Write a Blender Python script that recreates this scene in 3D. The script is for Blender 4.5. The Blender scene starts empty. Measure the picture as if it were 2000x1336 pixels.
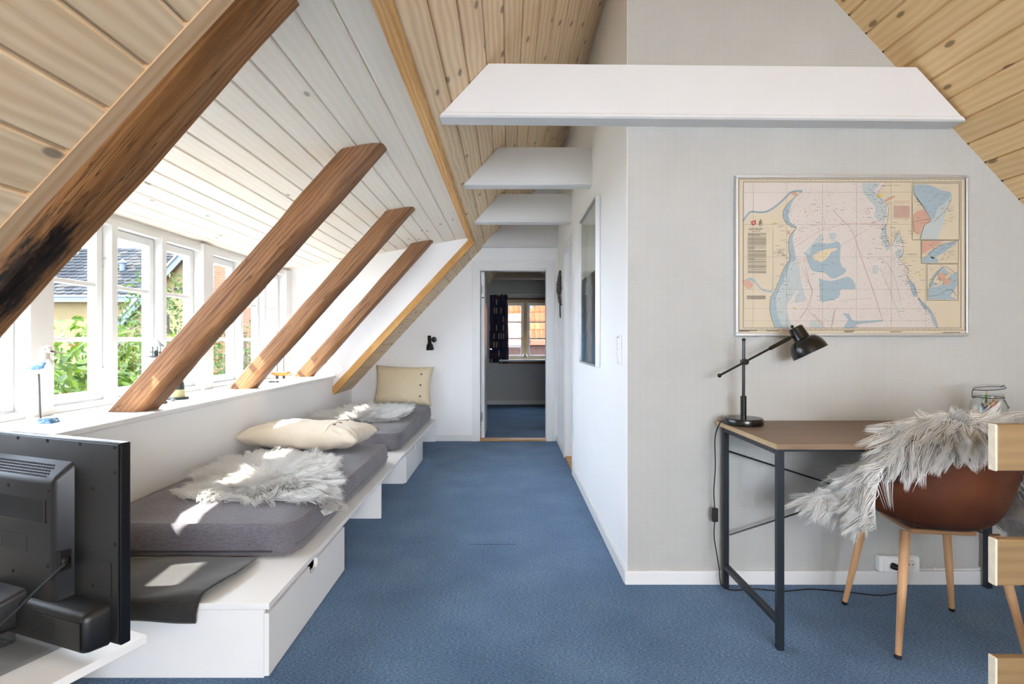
import bpy, bmesh, math, random
import numpy as np
from mathutils import Vector, Matrix, noise as mnoise
from mathutils.geometry import tessellate_polygon

scene = bpy.context.scene
COL = scene.collection
R = math.radians

# ------------------------------------------------------------------ camera, sky, sun, added fill light, exposure
CAM_H, FPX, VPX, VPY = 1.12, 1075.0, 992.0, 663.0
cam_d = bpy.data.cameras.new('camera')
cam_d.sensor_width = 36.0
cam_d.lens = 36.0 * FPX / 2000.0
cam_d.shift_x = (1000.0 - VPX) / 2000.0
cam_d.shift_y = (VPY - 668.0) / 2000.0
cam_d.clip_start = 0.02
cam_o = bpy.data.objects.new('camera', cam_d)
COL.objects.link(cam_o)
cam_o.location = (0, 0, CAM_H)
cam_o.rotation_euler = (R(90), 0, 0)
scene.camera = cam_o

SUN_DIR = Vector((1.0, 0.55, -1.2)).normalized()          # the way the sunlight travels
world = bpy.data.worlds.new('sky'); scene.world = world
world.use_nodes = True
wn = world.node_tree.nodes; wl = world.node_tree.links
wn.clear()
bg = wn.new('ShaderNodeBackground')                       # even, hazy summer sky
bg.inputs[0].default_value = (0.70, 0.81, 1.0, 1.0); bg.inputs[1].default_value = 5.6
wo = wn.new('ShaderNodeOutputWorld')
wl.new(bg.outputs[0], wo.inputs[0])

sd = bpy.data.lights.new('sun', 'SUN'); sd.energy = 7.5; sd.angle = R(0.5); sd.color = (1.0, 0.95, 0.88)
so = bpy.data.objects.new('sun', sd); COL.objects.link(so)
so.rotation_euler = SUN_DIR.to_track_quat('-Z', 'Y').to_euler()
so.location = (-6, -4, 8)

def added_fill_light(name, loc, direction, sx, sy, energy, color=(1, 1, 1)):
    d = bpy.data.lights.new(name, 'AREA'); d.shape = 'RECTANGLE'; d.size = sx; d.size_y = sy
    d.energy = energy; d.color = color
    o = bpy.data.objects.new(name, d); COL.objects.link(o)
    o.location = loc
    o.rotation_euler = Vector(direction).to_track_quat('-Z', 'Y').to_euler()
    return o
# added fill light, set outside the made-up gable window behind the camera
added_fill_light('added_gable_fill', (0.85, -2.97, 1.475), (0, 1, 0), 2.0, 1.45, 36, (1.0, 0.985, 0.96))

scene.view_settings.view_transform = 'Standard'
scene.view_settings.look = 'None'
scene.view_settings.exposure = 1.76
scene.view_settings.gamma = 1.0
scene.view_settings.use_curve_mapping = False
scene.cycles.max_bounces = 8
scene.cycles.diffuse_bounces = 6
scene.cycles.transparent_max_bounces = 10
scene.cycles.sample_clamp_indirect = 6.0
scene.cycles.glossy_bounces = 2
scene.cycles.use_adaptive_sampling = True
scene.cycles.adaptive_threshold = 0.05

# ------------------------------------------------------------------ helpers
def srgb(r, g, b):
    def f(c):
        c /= 255.0
        return c / 12.92 if c <= 0.04045 else ((c + 0.055) / 1.055) ** 2.4
    return (f(r), f(g), f(b), 1.0)

class N:
    """small wrapper around a material's node tree"""
    def __init__(s, name):
        s.m = bpy.data.materials.new(name); s.m.use_nodes = True
        s.t = s.m.node_tree; s.b = s.t.nodes['Principled BSDF']; s.out = s.t.nodes['Material Output']
    def n(s, typ, **kw):
        x = s.t.nodes.new('ShaderNode' + typ)
        for k, v in kw.items(): setattr(x, k, v)
        return x
    def l(s, a, b): s.t.links.new(a, b)
    def set(s, sock, v):
        if hasattr(v, 'is_linked') or isinstance(v, bpy.types.NodeSocket): s.l(v, sock)
        else: sock.default_value = v
    def math(s, op, a, b=None, c=None, clamp=False):
        x = s.n('Math', operation=op); x.use_clamp = clamp
        s.set(x.inputs[0], a)
        if b is not None: s.set(x.inputs[1], b)
        if c is not None: s.set(x.inputs[2], c)
        return x.outputs[0]
    def vmath(s, op, a, b=None):
        x = s.n('VectorMath', operation=op); s.set(x.inputs[0], a)
        if b is not None: s.set(x.inputs[1], b)
        return x.outputs[0]
    def vscale(s, a, v): return s.vmath('MULTIPLY', a, v)
    def noise(s, vec, scale, detail=2.0, rough=0.5, dist=0.0):
        x = s.n('TexNoise'); s.l(vec, x.inputs['Vector'])
        x.inputs['Scale'].default_value = scale; x.inputs['Detail'].default_value = detail
        x.inputs['Roughness'].default_value = rough; x.inputs['Distortion'].default_value = dist
        return x.outputs['Fac']
    def ramp(s, fac, stops):
        x = s.n('ValToRGB'); s.l(fac, x.inputs[0]); e = x.color_ramp.elements
        while len(e) < len(stops): e.new(0.5)
        for i, (p, c) in enumerate(stops): e[i].position = p; e[i].color = c
        return x.outputs[0]
    def mapr(s, v, a, b, c=0.0, d=1.0):
        x = s.n('MapRange'); s.set(x.inputs[0], v)
        for i, q in enumerate((a, b, c, d)): x.inputs[i + 1].default_value = q
        return x.outputs[0]
    def mix(s, fac, a, b, mode='MIX'):
        x = s.n('Mix', data_type='RGBA', blend_type=mode)
        s.set(x.inputs[0], fac); s.set(x.inputs[6], a); s.set(x.inputs[7], b)
        return x.outputs[2]
    def coord(s, which='Object'):
        return s.n('TexCoord').outputs[which]
    def bump(s, h, strength=0.3, dist=0.01):
        x = s.n('Bump'); x.inputs['Strength'].default_value = strength; x.inputs['Distance'].default_value = dist
        s.l(h, x.inputs['Height']); s.l(x.outputs[0], s.b.inputs['Normal'])
    def base(s, c): s.set(s.b.inputs['Base Color'], c)
    def rough(s, r): s.set(s.b.inputs['Roughness'], r)

def plain(name, rgb, rough=0.5, metal=0.0, spec=0.5, var=0.04, vscale=6.0, bump=0.0, bscale=200.0):
    k = N(name); c = srgb(*rgb)
    co = k.coord()
    if var > 0:
        nz = k.noise(co, vscale, 3)
        lo = tuple(max(0, x * (1 - var)) for x in c[:3]) + (1,)
        hi = tuple(min(1, x * (1 + var)) for x in c[:3]) + (1,)
        k.base(k.ramp(nz, [(0.3, lo), (0.7, hi)]))
    else: k.base(c)
    k.rough(rough); k.b.inputs['Metallic'].default_value = metal
    k.b.inputs['Specular IOR Level'].default_value = spec
    if bump > 0: k.bump(k.noise(co, bscale, 2), bump, 0.002)
    return k.m

def wood(name, light, dark, knot=(90, 80, 72), grain=11.0, rough=0.55, knots=True, contrast=1.0, vary=0.10, distort=5.0, kthr=0.55, spec=0.35):
    """timber whose grain runs along the object's own x axis"""
    k = N(name)
    oi = k.n('ObjectInfo')
    comb = k.n('CombineXYZ')
    k.l(k.math('MULTIPLY', oi.outputs['Random'], 41.0), comb.inputs[0])
    k.l(k.math('MULTIPLY', oi.outputs['Random'], 17.3), comb.inputs[1])
    k.l(k.math('MULTIPLY', oi.outputs['Random'], 7.7), comb.inputs[2])
    co = k.vmath('ADD', k.coord(), comb.outputs[0])
    w = k.n('TexWave', wave_type='BANDS', bands_direction='Y', wave_profile='SIN')
    k.l(k.vscale(co, (0.22, 1.0, 1.0)), w.inputs['Vector'])
    w.inputs['Scale'].default_value = grain; w.inputs['Distortion'].default_value = distort
    w.inputs['Detail'].default_value = 2.5; w.inputs['Detail Scale'].default_value = 1.3
    fine = k.noise(k.vscale(co, (5.0, 190.0, 190.0)), 1.0, 3, 0.6)
    low = k.noise(k.vscale(co, (0.9, 5.0, 5.0)), 1.0, 3, 0.55)
    f = k.math('ADD', k.math('MULTIPLY', w.outputs['Fac'], 0.26 * contrast), k.math('MULTIPLY', fine, 0.34))
    f = k.math('ADD', f, k.math('MULTIPLY', low, 0.50))
    col = k.ramp(f, [(0.22, srgb(*light)), (0.95, srgb(*dark))])
    if knots:
        v = k.n('TexVoronoi', feature='F1', voronoi_dimensions='2D')
        k.l(k.vscale(co, (3.0, 7.0, 0.0)), v.inputs['Vector']); v.inputs['Scale'].default_value = 1.0
        sep = k.n('SeparateColor'); k.l(v.outputs['Color'], sep.inputs[0])
        on = k.math('GREATER_THAN', sep.outputs[0], kthr)
        dist = k.math('ADD', v.outputs['Distance'], k.math('MULTIPLY', k.math('SUBTRACT', low, 0.5), 0.05))
        km = k.math('MULTIPLY', k.mapr(dist, 0.085, 0.055), on)
        ring = k.math('MULTIPLY', k.mapr(dist, 0.17, 0.07), on)
        col = k.mix(k.math('MULTIPLY', ring, 0.35), col, srgb(*dark))
        col = k.mix(k.math('MULTIPLY', km, 0.75), col, srgb(*knot))
    hsv = k.n('HueSaturation'); k.l(col, hsv.inputs['Color'])
    k.l(k.mapr(oi.outputs['Random'], 0, 1, 1 - vary, 1 + vary), hsv.inputs['Value'])
    k.base(hsv.outputs[0]); k.rough(rough); k.b.inputs['Specular IOR Level'].default_value = spec
    k.bump(f, 0.12, 0.002)
    return k.m

WM = {}
def wmat(o): return WM.get(o.name, Matrix.Identity(4))

class MB:
    def __init__(s): s.v = []; s.f = []
    def add(s, v, f):
        o = len(s.v); s.v += [Vector(p) for p in v]; s.f += [[i + o for i in q] for q in f]; return s
    def box(s, x0, x1, y0, y1, z0, z1, bev=0.0, seg=2):
        x0, x1 = min(x0, x1), max(x0, x1); y0, y1 = min(y0, y1), max(y0, y1); z0, z1 = min(z0, z1), max(z0, z1)
        if bev <= 0:
            return s.add([(x0,y0,z0),(x1,y0,z0),(x1,y1,z0),(x0,y1,z0),(x0,y0,z1),(x1,y0,z1),(x1,y1,z1),(x0,y1,z1)],
                         [(0,3,2,1),(4,5,6,7),(0,1,5,4),(1,2,6,5),(2,3,7,6),(3,0,4,7)])
        bm = bmesh.new(); bmesh.ops.create_cube(bm, size=1.0)
        for q in bm.verts: q.co = Vector(((x0+x1)/2 + q.co.x*(x1-x0), (y0+y1)/2 + q.co.y*(y1-y0), (z0+z1)/2 + q.co.z*(z1-z0)))
        bmesh.ops.bevel(bm, geom=list(bm.edges), offset=bev, segments=seg, affect='EDGES', profile=0.5)
        s.bm(bm); return s
    def bm(s, bm):
        bm.verts.index_update()
        s.add([q.co.copy() for q in bm.verts], [[q.index for q in f.verts] for f in bm.faces]); bm.free()
    def prism(s, poly, axis, a, b):
        """polygon in the plane across axis (x: (y,z), y: (x,z), z: (x,y)) pulled from a to b"""
        def P(p, t):
            return {'x': (t, p[0], p[1]), 'y': (p[0], t, p[1]), 'z': (p[0], p[1], t)}[axis]
        n = len(poly); v = [P(p, a) for p in poly] + [P(p, b) for p in poly]
        f = [list(range(n))[::-1], list(range(n, 2*n))] + [[i, (i+1) % n, n + (i+1) % n, n + i] for i in range(n)]
        return s.add(v, f)
    def tube(s, pts, r, sides=8, caps=True):
        pts = [Vector(p) for p in pts]; n = len(pts)
        rs = r if isinstance(r, (list, tuple)) else [r] * n
        up = None; v = []; f = []
        for i, p in enumerate(pts):
            d = (pts[min(i+1, n-1)] - pts[max(i-1, 0)])
            d = d.normalized() if d.length > 1e-9 else Vector((0, 0, 1))
            if up is None:
                up = Vector((0, 0, 1)) if abs(d.z) < 0.9 else Vector((1, 0, 0))
            up = (up - d * up.dot(d)); up = up.normalized() if up.length > 1e-6 else d.orthogonal().normalized()
            sd_ = d.cross(up)
            for j in range(sides):
                a = 2 * math.pi * j / sides
                v.append(p + (up * math.cos(a) + sd_ * math.sin(a)) * rs[i])
        for i in range(n - 1):
            for j in range(sides):
                f.append([i*sides + j, i*sides + (j+1) % sides, (i+1)*sides + (j+1) % sides, (i+1)*sides + j])
        if caps: f += [list(range(sides)), list(range((n-1)*sides, n*sides))[::-1]]
        return s.add(v, f)
    def lathe(s, prof, c=(0, 0, 0), axis=(0, 0, 1), sides=24, closed=False):
        """prof: (radius, height) along axis from point c"""
        ax = Vector(axis).normalized(); u = ax.orthogonal().normalized(); w = ax.cross(u); c = Vector(c)
        v = []; f = []; n = len(prof)
        for r, h in prof:
            for j in range(sides):
                a = 2 * math.pi * j / sides
                v.append(c + ax * h + (u * math.cos(a) + w * math.sin(a)) * max(r, 1e-5))
        for i in range(n - 1 if not closed else n):
            k2 = (i + 1) % n
            for j in range(sides):
                f.append([i*sides + j, i*sides + (j+1) % sides, k2*sides + (j+1) % sides, k2*sides + j])
        if not closed: f += [list(range(sides))[::-1], list(range((n-1)*sides, n*sides))]
        return s.add(v, f)
    def ball(s, c, r, seg=12, sc=(1, 1, 1)):
        bm = bmesh.new(); bmesh.ops.create_uvsphere(bm, u_segments=seg, v_segments=max(6, seg // 2 + 2), radius=r)
        for q in bm.verts: q.co = Vector((q.co.x*sc[0] + c[0], q.co.y*sc[1] + c[1], q.co.z*sc[2] + c[2]))
        s.bm(bm); return s
    def grid(s, fn, nu, nv, closed_u=False):
        v = [fn(i / (nu if closed_u else nu - 1), j / (nv - 1)) for j in range(nv) for i in range(nu)]
        f = []
        for j in range(nv - 1):
            for i in range(nu if closed_u else nu - 1):
                i2 = (i + 1) % nu
                f.append([j*nu + i, j*nu + i2, (j+1)*nu + i2, (j+1)*nu + i])
        return s.add(v, f)
    def build(s, name, mat, parent=None, M=None, local=False, smooth=False, fix=True):
        """world-space shapes become one mesh object; local=True: shapes are already in the parent's frame"""
        W = wmat(parent) if parent else Matrix.Identity(4)
        own = M if M is not None else None
        base = (W if own is None else own)
        inv = base.inverted()
        me = bpy.data.meshes.new(name)
        vs = s.v if local else [inv @ p for p in s.v]
        me.from_pydata([tuple(p) for p in vs], [], s.f)
        if fix:
            bm = bmesh.new(); bm.from_mesh(me); bmesh.ops.recalc_face_normals(bm, faces=bm.faces); bm.to_mesh(me); bm.free()
        if mat is not None:
            for q in (mat if isinstance(mat, (list, tuple)) else [mat]): me.materials.append(q)
        o = bpy.data.objects.new(name, me); COL.objects.link(o)
        if parent: o.parent = parent
        if own is not None:
            o.matrix_basis = (W.inverted() @ own)
            WM[o.name] = own
        else: WM[o.name] = W
        if smooth: smoothen(o, smooth if not isinstance(smooth, bool) else 40)
        return o

def smoothen(o, ang=40):
    me = o.data
    me.polygons.foreach_set('use_smooth', [True] * len(me.polygons))
    bm = bmesh.new(); bm.from_mesh(me)
    for e in bm.edges:
        if len(e.link_faces) == 2 and e.calc_face_angle(0.0) > R(ang): e.smooth = False
    bm.to_mesh(me); bm.free()

def thing(name, label, cat, loc=(0, 0, 0), rotz=0.0, group=None):
    o = bpy.data.objects.new(name, None); COL.objects.link(o); o.empty_display_size = 0.05
    o.location = loc; o.rotation_euler = (0, 0, rotz)
    WM[o.name] = Matrix.Translation(loc) @ Matrix.Rotation(rotz, 4, 'Z')
    o['label'] = label; o['category'] = cat
    if group: o['group'] = group
    return o
def tag(o, label, cat, group=None):
    o['label'] = label; o['category'] = cat
    if group: o['group'] = group
    return o
def struct(o, label=None):
    o['kind'] = 'structure'
    if label: o['label'] = label
    return o
def place(me, name, parent, M, mat=None):
    """another object of a shared mesh at world matrix M"""
    o = bpy.data.objects.new(name, me); COL.objects.link(o)
    if parent: o.parent = parent
    o.matrix_basis = (wmat(parent).inverted() @ M) if parent else M
    WM[o.name] = M
    return o
def frame_M(o, x, y, z):
    m = Matrix((x, y, z)).transposed().to_4x4(); m.translation = o; return m
def spline(pts, n=8):
    pts = [Vector(p) for p in pts]; out = []
    for i in range(len(pts) - 1):
        p0, p1, p2, p3 = pts[max(i-1, 0)], pts[i], pts[i+1], pts[min(i+2, len(pts)-1)]
        for k in range(n):
            t = k / n
            out.append(0.5 * ((2*p1) + (p2-p0)*t + (2*p0-5*p1+4*p2-p3)*t*t + (3*p1-p0-3*p2+p3)*t*t*t))
    out.append(pts[-1]); return out
def fast_mesh(name, V, F, mat, parent=None, smooth=True):
    """numpy vertices (n,3) and quads/tris (m,k) in world space -> object"""
    if parent is not None:
        inv = np.array(wmat(parent).inverted()); V = V @ inv[:3, :3].T + inv[:3, 3]
    me = bpy.data.meshes.new(name); k = F.shape[1]
    me.vertices.add(len(V)); me.vertices.foreach_set('co', V.astype(np.float32).ravel())
    me.loops.add(F.size); me.loops.foreach_set('vertex_index', F.astype(np.int32).ravel())
    me.polygons.add(len(F)); me.polygons.foreach_set('loop_start', np.arange(0, F.size, k, dtype=np.int32))
    me.polygons.foreach_set('use_smooth', np.full(len(F), smooth))
    me.update(calc_edges=True); me.validate()
    me.materials.append(mat)
    o = bpy.data.objects.new(name, me); COL.objects.link(o)
    if parent is not None: o.parent = parent; WM[o.name] = wmat(parent)
    return o

# ------------------------------------------------------------------ materials
M = {}
M['paint'] = plain('white_wall_paint', (244, 243, 242), 0.6, var=0.012, vscale=3, bump=0.05, bscale=120)
M['paint_gloss'] = plain('white_gloss_paint', (230, 230, 228), 0.35, var=0.01)
M['beam_paint'] = plain('white_beam_paint', (222, 222, 222), 0.45, var=0.015, vscale=4)
M['laminate'] = plain('white_laminate', (244, 243, 240), 0.35, var=0.01)
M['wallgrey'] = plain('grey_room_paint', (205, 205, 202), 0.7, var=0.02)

k = N('woven_wallpaper')                                   # painted glass-fibre wallpaper: small woven lozenges
co = k.coord(); sx = k.n('SeparateXYZ'); k.l(co, sx.inputs[0])
a = k.math('SINE', k.math('MULTIPLY', k.math('ADD', sx.outputs[0], k.math('MULTIPLY', sx.outputs[2], 0.9)), 620.0))
b = k.math('SINE', k.math('MULTIPLY', k.math('SUBTRACT', sx.outputs[0], k.math('MULTIPLY', sx.outputs[2], 0.9)), 620.0))
h = k.math('MULTIPLY', a, b)
k.bump(k.math('ADD', h, k.math('MULTIPLY', k.noise(co, 90, 3), 1.2)), 0.45, 0.0016)
k.base(k.ramp(k.noise(co, 2.5, 3), [(0.3, srgb(186, 185, 181)), (0.7, srgb(193, 192, 188))])); k.rough(0.6)
M['wallpaper'] = k.m

k = N('blue_loop_carpet')
co = k.coord()
n1 = k.noise(k.vscale(co, (90, 240, 200)), 1.0, 3, 0.7); n2 = k.noise(co, 420, 2, 0.6); n3 = k.noise(co, 3.0, 3)
f = k.math('ADD', k.math('MULTIPLY', n1, 0.55), k.math('ADD', k.math('MULTIPLY', n2, 0.4), k.math('MULTIPLY', n3, 0.12)))
k.base(k.ramp(f, [(0.38, srgb(30, 56, 86)), (0.52, srgb(72, 106, 142)), (0.68, srgb(138, 168, 196))]))
k.rough(0.95); k.b.inputs['Specular IOR Level'].default_value = 0.1
k.b.inputs['Sheen Weight'].default_value = 0.15
k.bump(f, 0.8, 0.006)
M['carpet'] = k.m

M['whitewash'] = wood('whitewashed_pine', (248, 240, 228), (236, 224, 206), (150, 142, 132), grain=9, contrast=0.7, vary=0.02, kthr=0.86, rough=0.6)
M['pine_pale'] = wood('pale_limed_pine', (244, 220, 184), (212, 180, 138), (112, 100, 88), grain=10, contrast=1.3, vary=0.06, kthr=0.42)
M['pine_warm'] = wood('warm_pine', (246, 216, 168), (220, 180, 122), (108, 84, 58), grain=10, vary=0.06, kthr=0.45)
M['trim_pine'] = wood('orange_pine_trim', (222, 178, 112), (176, 118, 56), grain=14, knots=False, contrast=1.3, vary=0.03)
M['trim_pale'] = wood('pale_pine_trim', (216, 184, 146), (178, 138, 96), grain=10, knots=False, vary=0.03)
M['groove_tan'] = plain('tongue_tan', (206, 180, 142), 0.8, var=0.05)
M['groove'] = plain('tongue_brown', (128, 100, 70), 0.8, var=0.05)
M['oak_top'] = wood('grey_brown_oak_laminate', (148, 124, 102), (98, 78, 62), grain=16, knots=False, contrast=0.8, vary=0.0, rough=0.45)
M['oak_edge'] = wood('oak_edge_band', (206, 180, 140), (170, 142, 104), grain=16, knots=False, vary=0.0)
M['beech'] = wood('beech_legs', (214, 170, 126), (178, 130, 88), grain=18, knots=False, contrast=0.6, vary=0.02, rough=0.4)
M['slat'] = wood('oiled_pine_slat', (154, 126, 88), (110, 85, 56), grain=9, knots=False, contrast=0.7, vary=0.04, rough=0.5)
M['black_metal'] = plain('black_powder_coat', (22, 23, 25), 0.35, var=0.05)
M['navy_metal'] = plain('dark_blue_black_metal', (26, 32, 40), 0.4, var=0.05)
M['black_gloss'] = plain('black_lacquer', (18, 18, 17), 0.22, var=0.03)
M['black_rubber'] = plain('black_rubber', (16, 16, 17), 0.6, var=0.03)
M['white_plastic'] = plain('white_plastic', (238, 238, 236), 0.3, var=0.01)
M['steel'] = plain('brushed_steel', (190, 190, 190), 0.3, metal=0.9, var=0.04)
M['alu'] = plain('aluminium_frame', (205, 207, 210), 0.35, metal=0.7, var=0.02)
M['tv'] = plain('tv_black_plastic', (19, 19, 19), 0.42, var=0.06, bump=0.08, bscale=900)
M['tv_dark'] = plain('tv_gloss_black', (14, 14, 15), 0.25, var=0.03)
M['white_inside'] = plain('lamp_inside_white', (215, 215, 212), 0.5, var=0.01)

def linen(name, light, dark, scale=520.0, rough=0.9, sheen=0.2, bump=0.35, low=0.25):
    k = N(name); co = k.coord()
    a = k.noise(k.vscale(co, (scale, scale * 0.12, scale)), 1.0, 2, 0.7)
    b = k.noise(k.vscale(co, (scale * 0.12, scale, scale)), 1.0, 2, 0.7)
    f = k.math('ADD', k.math('MULTIPLY', a, 0.5), k.math('MULTIPLY', b, 0.5))
    f2 = k.math('ADD', f, k.math('MULTIPLY', k.math('SUBTRACT', k.noise(co, 5, 3), 0.5), low))
    k.base(k.ramp(f2, [(0.32, srgb(*dark)), (0.68, srgb(*light))])); k.rough(rough)
    k.b.inputs['Sheen Weight'].default_value = sheen; k.b.inputs['Specular IOR Level'].default_value = 0.15
    k.bump(f, bump, 0.001); return k.m
M['mattress'] = linen('grey_mauve_upholstery', (132, 128, 134), (82, 79, 86), 380)
M['pillow'] = linen('beige_linen', (232, 216, 186), (212, 194, 160), 420, bump=0.25)
M['pillow_pale'] = linen('pale_beige_linen', (234, 222, 202), (214, 200, 178), 420, bump=0.25)
M['blanket'] = linen('charcoal_fleece', (60, 58, 56), (38, 37, 36), 260, sheen=0.4)

def furmat(name, root, tip):
    k = N(name)
    k.base(k.mix(k.noise(k.coord(), 14, 3), srgb(*root), srgb(*tip)))
    k.rough(0.75); k.b.inputs['Specular IOR Level'].default_value = 0.15
    tr = k.n('BsdfTranslucent'); tr.inputs[0].default_value = srgb(*tip)
    mx = k.n('MixShader'); mx.inputs[0].default_value = 0.12
    k.l(k.b.outputs[0], mx.inputs[1]); k.l(tr.outputs[0], mx.inputs[2]); k.l(mx.outputs[0], k.out.inputs[0])
    return k.m
M['fur'] = furmat('white_sheep_fleece', (246, 243, 237), (254, 253, 251))
M['hide'] = plain('sheep_hide', (228, 220, 206), 0.9, var=0.05)

def glassmat(name, tint, lo, hi):
    """thin clear glass: see-through, more mirror-like towards grazing angles"""
    k = N(name)
    tr = k.n('BsdfTransparent'); tr.inputs[0].default_value = tint
    gl = k.n('BsdfGlossy'); gl.inputs['Roughness'].default_value = 0.02
    lw = k.n('LayerWeight'); lw.inputs[0].default_value = 0.5
    f = k.math('MULTIPLY_ADD', k.math('POWER', lw.outputs['Facing'], 4.0), hi, lo)
    mx = k.n('MixShader'); k.l(f, mx.inputs[0]); k.l(tr.outputs[0], mx.inputs[1]); k.l(gl.outputs[0], mx.inputs[2]); k.l(mx.outputs[0], k.out.inputs[0])
    return k.m
M['glass'] = glassmat('thin_window_glass', (0.97, 0.98, 0.975, 1), 0.015, 0.12)
M['picture_glass'] = glassmat('picture_glass', (0.97, 0.98, 0.975, 1), 0.02, 0.22)
M['jar'] = glassmat('clear_jar_glass', (0.95, 0.965, 0.97, 1), 0.03, 0.35)
M['acrylic'] = glassmat('smoked_acrylic', (0.78, 0.79, 0.80, 1), 0.04, 0.5)
# ------------------------------------------------------------------ the room
CL, SL = 2.435, 1.0816            # left slope:  z = CL + SL x
CR = 4.294                        # right slope: z = CR - SL x
XR = (CR - CL) / (2 * SL); ZR = CL + SL * XR
TH = math.atan(SL); cT, sT = math.cos(TH), math.sin(TH)
XK = -1.72; XKR = 3.40            # knee walls
YB, YM, YD, YF = -2.8, 2.524, 6.07, 9.48   # gable behind the camera, chart wall, door wall, far wall
XC = 0.547                        # corridor wall
D0, D1 = 1.097, 5.42              # the dormer opening in the left slope
zl = lambda x: CL + SL * x
zr = lambda x: CR - SL * x
ZD0, SDm = 2.1885, 0.175          # dormer ceiling z = ZD0 + SDm x
zd = lambda x: ZD0 + SDm * x
ZS = 0.767                        # sill top

struct(MB().box(-2.36, XKR + 0.1, YB, YF + 0.2, -0.06, 0.0).build('floor', M['carpet']))
seam = MB().box(-0.215, 0.045, 3.006, 3.010, 0.0, 0.0008).build('carpet_seam', plain('seam_dark', (52, 70, 92), 0.9), bpy.data.objects['floor'])

# --- walls
m = MB()
m.box(XK - 0.1, XK, YB, 1.03, 0, zl(XK) + 0.02); m.box(XK - 0.1, XK, 1.03, D1, 0, ZS - 0.022); m.box(XK - 0.1, XK, D1, YF, 0, zl(XK) + 0.02)
struct(m.build('wall_left', M['paint']))
m = MB(); m.box(-2.42, -2.31, 1.0, D1 + 0.08, 0, ZS - 0.022); m.box(-2.42, -2.31, 1.0, D1 + 0.08, 1.80, 2.0)
struct(m.build('wall_window', M['paint']))
cheek = [(-2.42, 0.45), (XK - 0.02, zl(XK) + 0.03), (-0.335, zl(-0.335) + 0.035), (-0.335, 2.30), (-2.42, 2.0)]
struct(MB().prism(cheek, 'y', D1, D1 + 0.07).build('wall_dormer', M['paint']))
cheek2 = [(-2.42, 0.45), (XK - 0.02, zl(XK) + 0.05), (-0.335, zl(-0.335) + 0.06), (-0.335, 2.30), (-2.42, 2.0)]
struct(MB().prism(cheek2, 'y', 0.96, 1.03).build('wall_dormer', M['paint']))
# chart wall
mw = [(XC + 0.002, 0), (XKR, 0), (XKR, zr(XKR)), (XR, ZR), (XC + 0.002, zl(XC))]
struct(MB().prism(mw, 'y', YM, YM + 0.1).build('wall_back', M['wallpaper']))
# corridor wall with its doorway
CD0, CD1, CDZ = 4.58, 5.22, 1.93
m = MB(); zc = zl(XC) + 0.0
m.box(XC, XC + 0.12, YM + 0.002, CD0, 0, zc); m.box(XC, XC + 0.12, CD1, YD, 0, zc); m.box(XC, XC + 0.12, CD0, CD1, CDZ, zc)
struct(m.build('wall_right', M['paint']))
# door wall
DX0, DX1, DZ = -0.31, 0.4235, 1.90
m = MB()
m.prism([(XK, 0), (DX0, 0), (DX0, zl(DX0)), (XK, zl(XK))], 'y', YD, YD + 0.12)
m.prism([(DX0, DZ), (DX1, DZ), (DX1, zl(DX1)), (DX0, zl(DX0))], 'y', YD, YD + 0.12)
m.prism([(DX1, 0), (XC + 0.12, 0), (XC + 0.12, zl(XC)), (DX1, zl(DX1))], 'y', YD, YD + 0.12)
struct(m.build('wall_far', M['paint']))
# room beyond the door
FW0, FW1, FWZ0, FWZ1 = -0.09, 0.80, 0.775, 1.80
m = MB(); y0, y1 = YF, YF + 0.12
m.prism([(XK, 0), (FW0, 0), (FW0, zl(FW0)), (XK, zl(XK))], 'y', y0, y1)
m.prism([(FW0, 0), (FW1, 0), (FW1, FWZ0), (FW0, FWZ0)], 'y', y0, y1)
m.prism([(FW0, FWZ1), (FW1, FWZ1), (FW1, zl(FW1)), (FW0, zl(FW0))], 'y', y0, y1)
m.prism([(FW1, 0), (2.6, 0), (2.6, zr(2.6)), (XR, ZR), (FW1, zl(FW1))], 'y', y0, y1)
struct(m.build('wall_north', M['wallgrey']))
struct(MB().box(2.5, 2.6, YD, YF, 0, zr(2.5)).build('wall_side', M['wallgrey']))
struct(MB().prism([(XC + 0.12, 0), (2.5, 0), (2.5, zr(2.5)), (XR, ZR), (XC + 0.12, zl(XC + 0.12))], 'y', YD, YD + 0.1).build('wall_inner', M['wallgrey']))
struct(MB().box(XKR, XKR + 0.1, YB, YM, 0, zr(XKR) + 0.02).build('wall_knee', M['paint']))
# unseen gable behind the camera; its wide window is added for fill light
GX0, GX1, GZ0, GZ1 = -0.15, 1.85, 0.75, 2.2
m = MB(); y0, y1 = YB - 0.15, YB
m.prism([(XK, 0), (GX0, 0), (GX0, zl(GX0)), (XK, zl(XK))], 'y', y0, y1)
m.box(GX0, GX1, y0, y1, 0, GZ0)
m.prism([(GX0, GZ1), (GX1, GZ1), (GX1, zr(GX1)), (XR, ZR), (GX0, max(GZ1, zl(GX0)))] if zr(GX1) > GZ1 else [(GX0, GZ1), (GX1, GZ1), (XR, ZR)], 'y', y0, y1)
m.prism([(GX1, 0), (XKR, 0), (XKR, zr(XKR)), (GX1, zr(GX1))], 'y', y0, y1)
struct(m.build('wall_gable', M['paint']))
gw = bpy.data.objects.new('window_5', None); COL.objects.link(gw); struct(gw); WM[gw.name] = Matrix.Identity(4)
m = MB()
for x in (GX0, GX0 + 0.65, GX0 + 1.3, GX1 - 0.05): m.box(x, x + 0.05, YB - 0.1, YB - 0.04, GZ0, GZ1)
m.box(GX0, GX1, YB - 0.1, YB - 0.04, GZ0, GZ0 + 0.05); m.box(GX0, GX1, YB - 0.1, YB - 0.04, GZ1 - 0.05, GZ1)
m.build('window_frame', M['paint_gloss'], gw)

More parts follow.
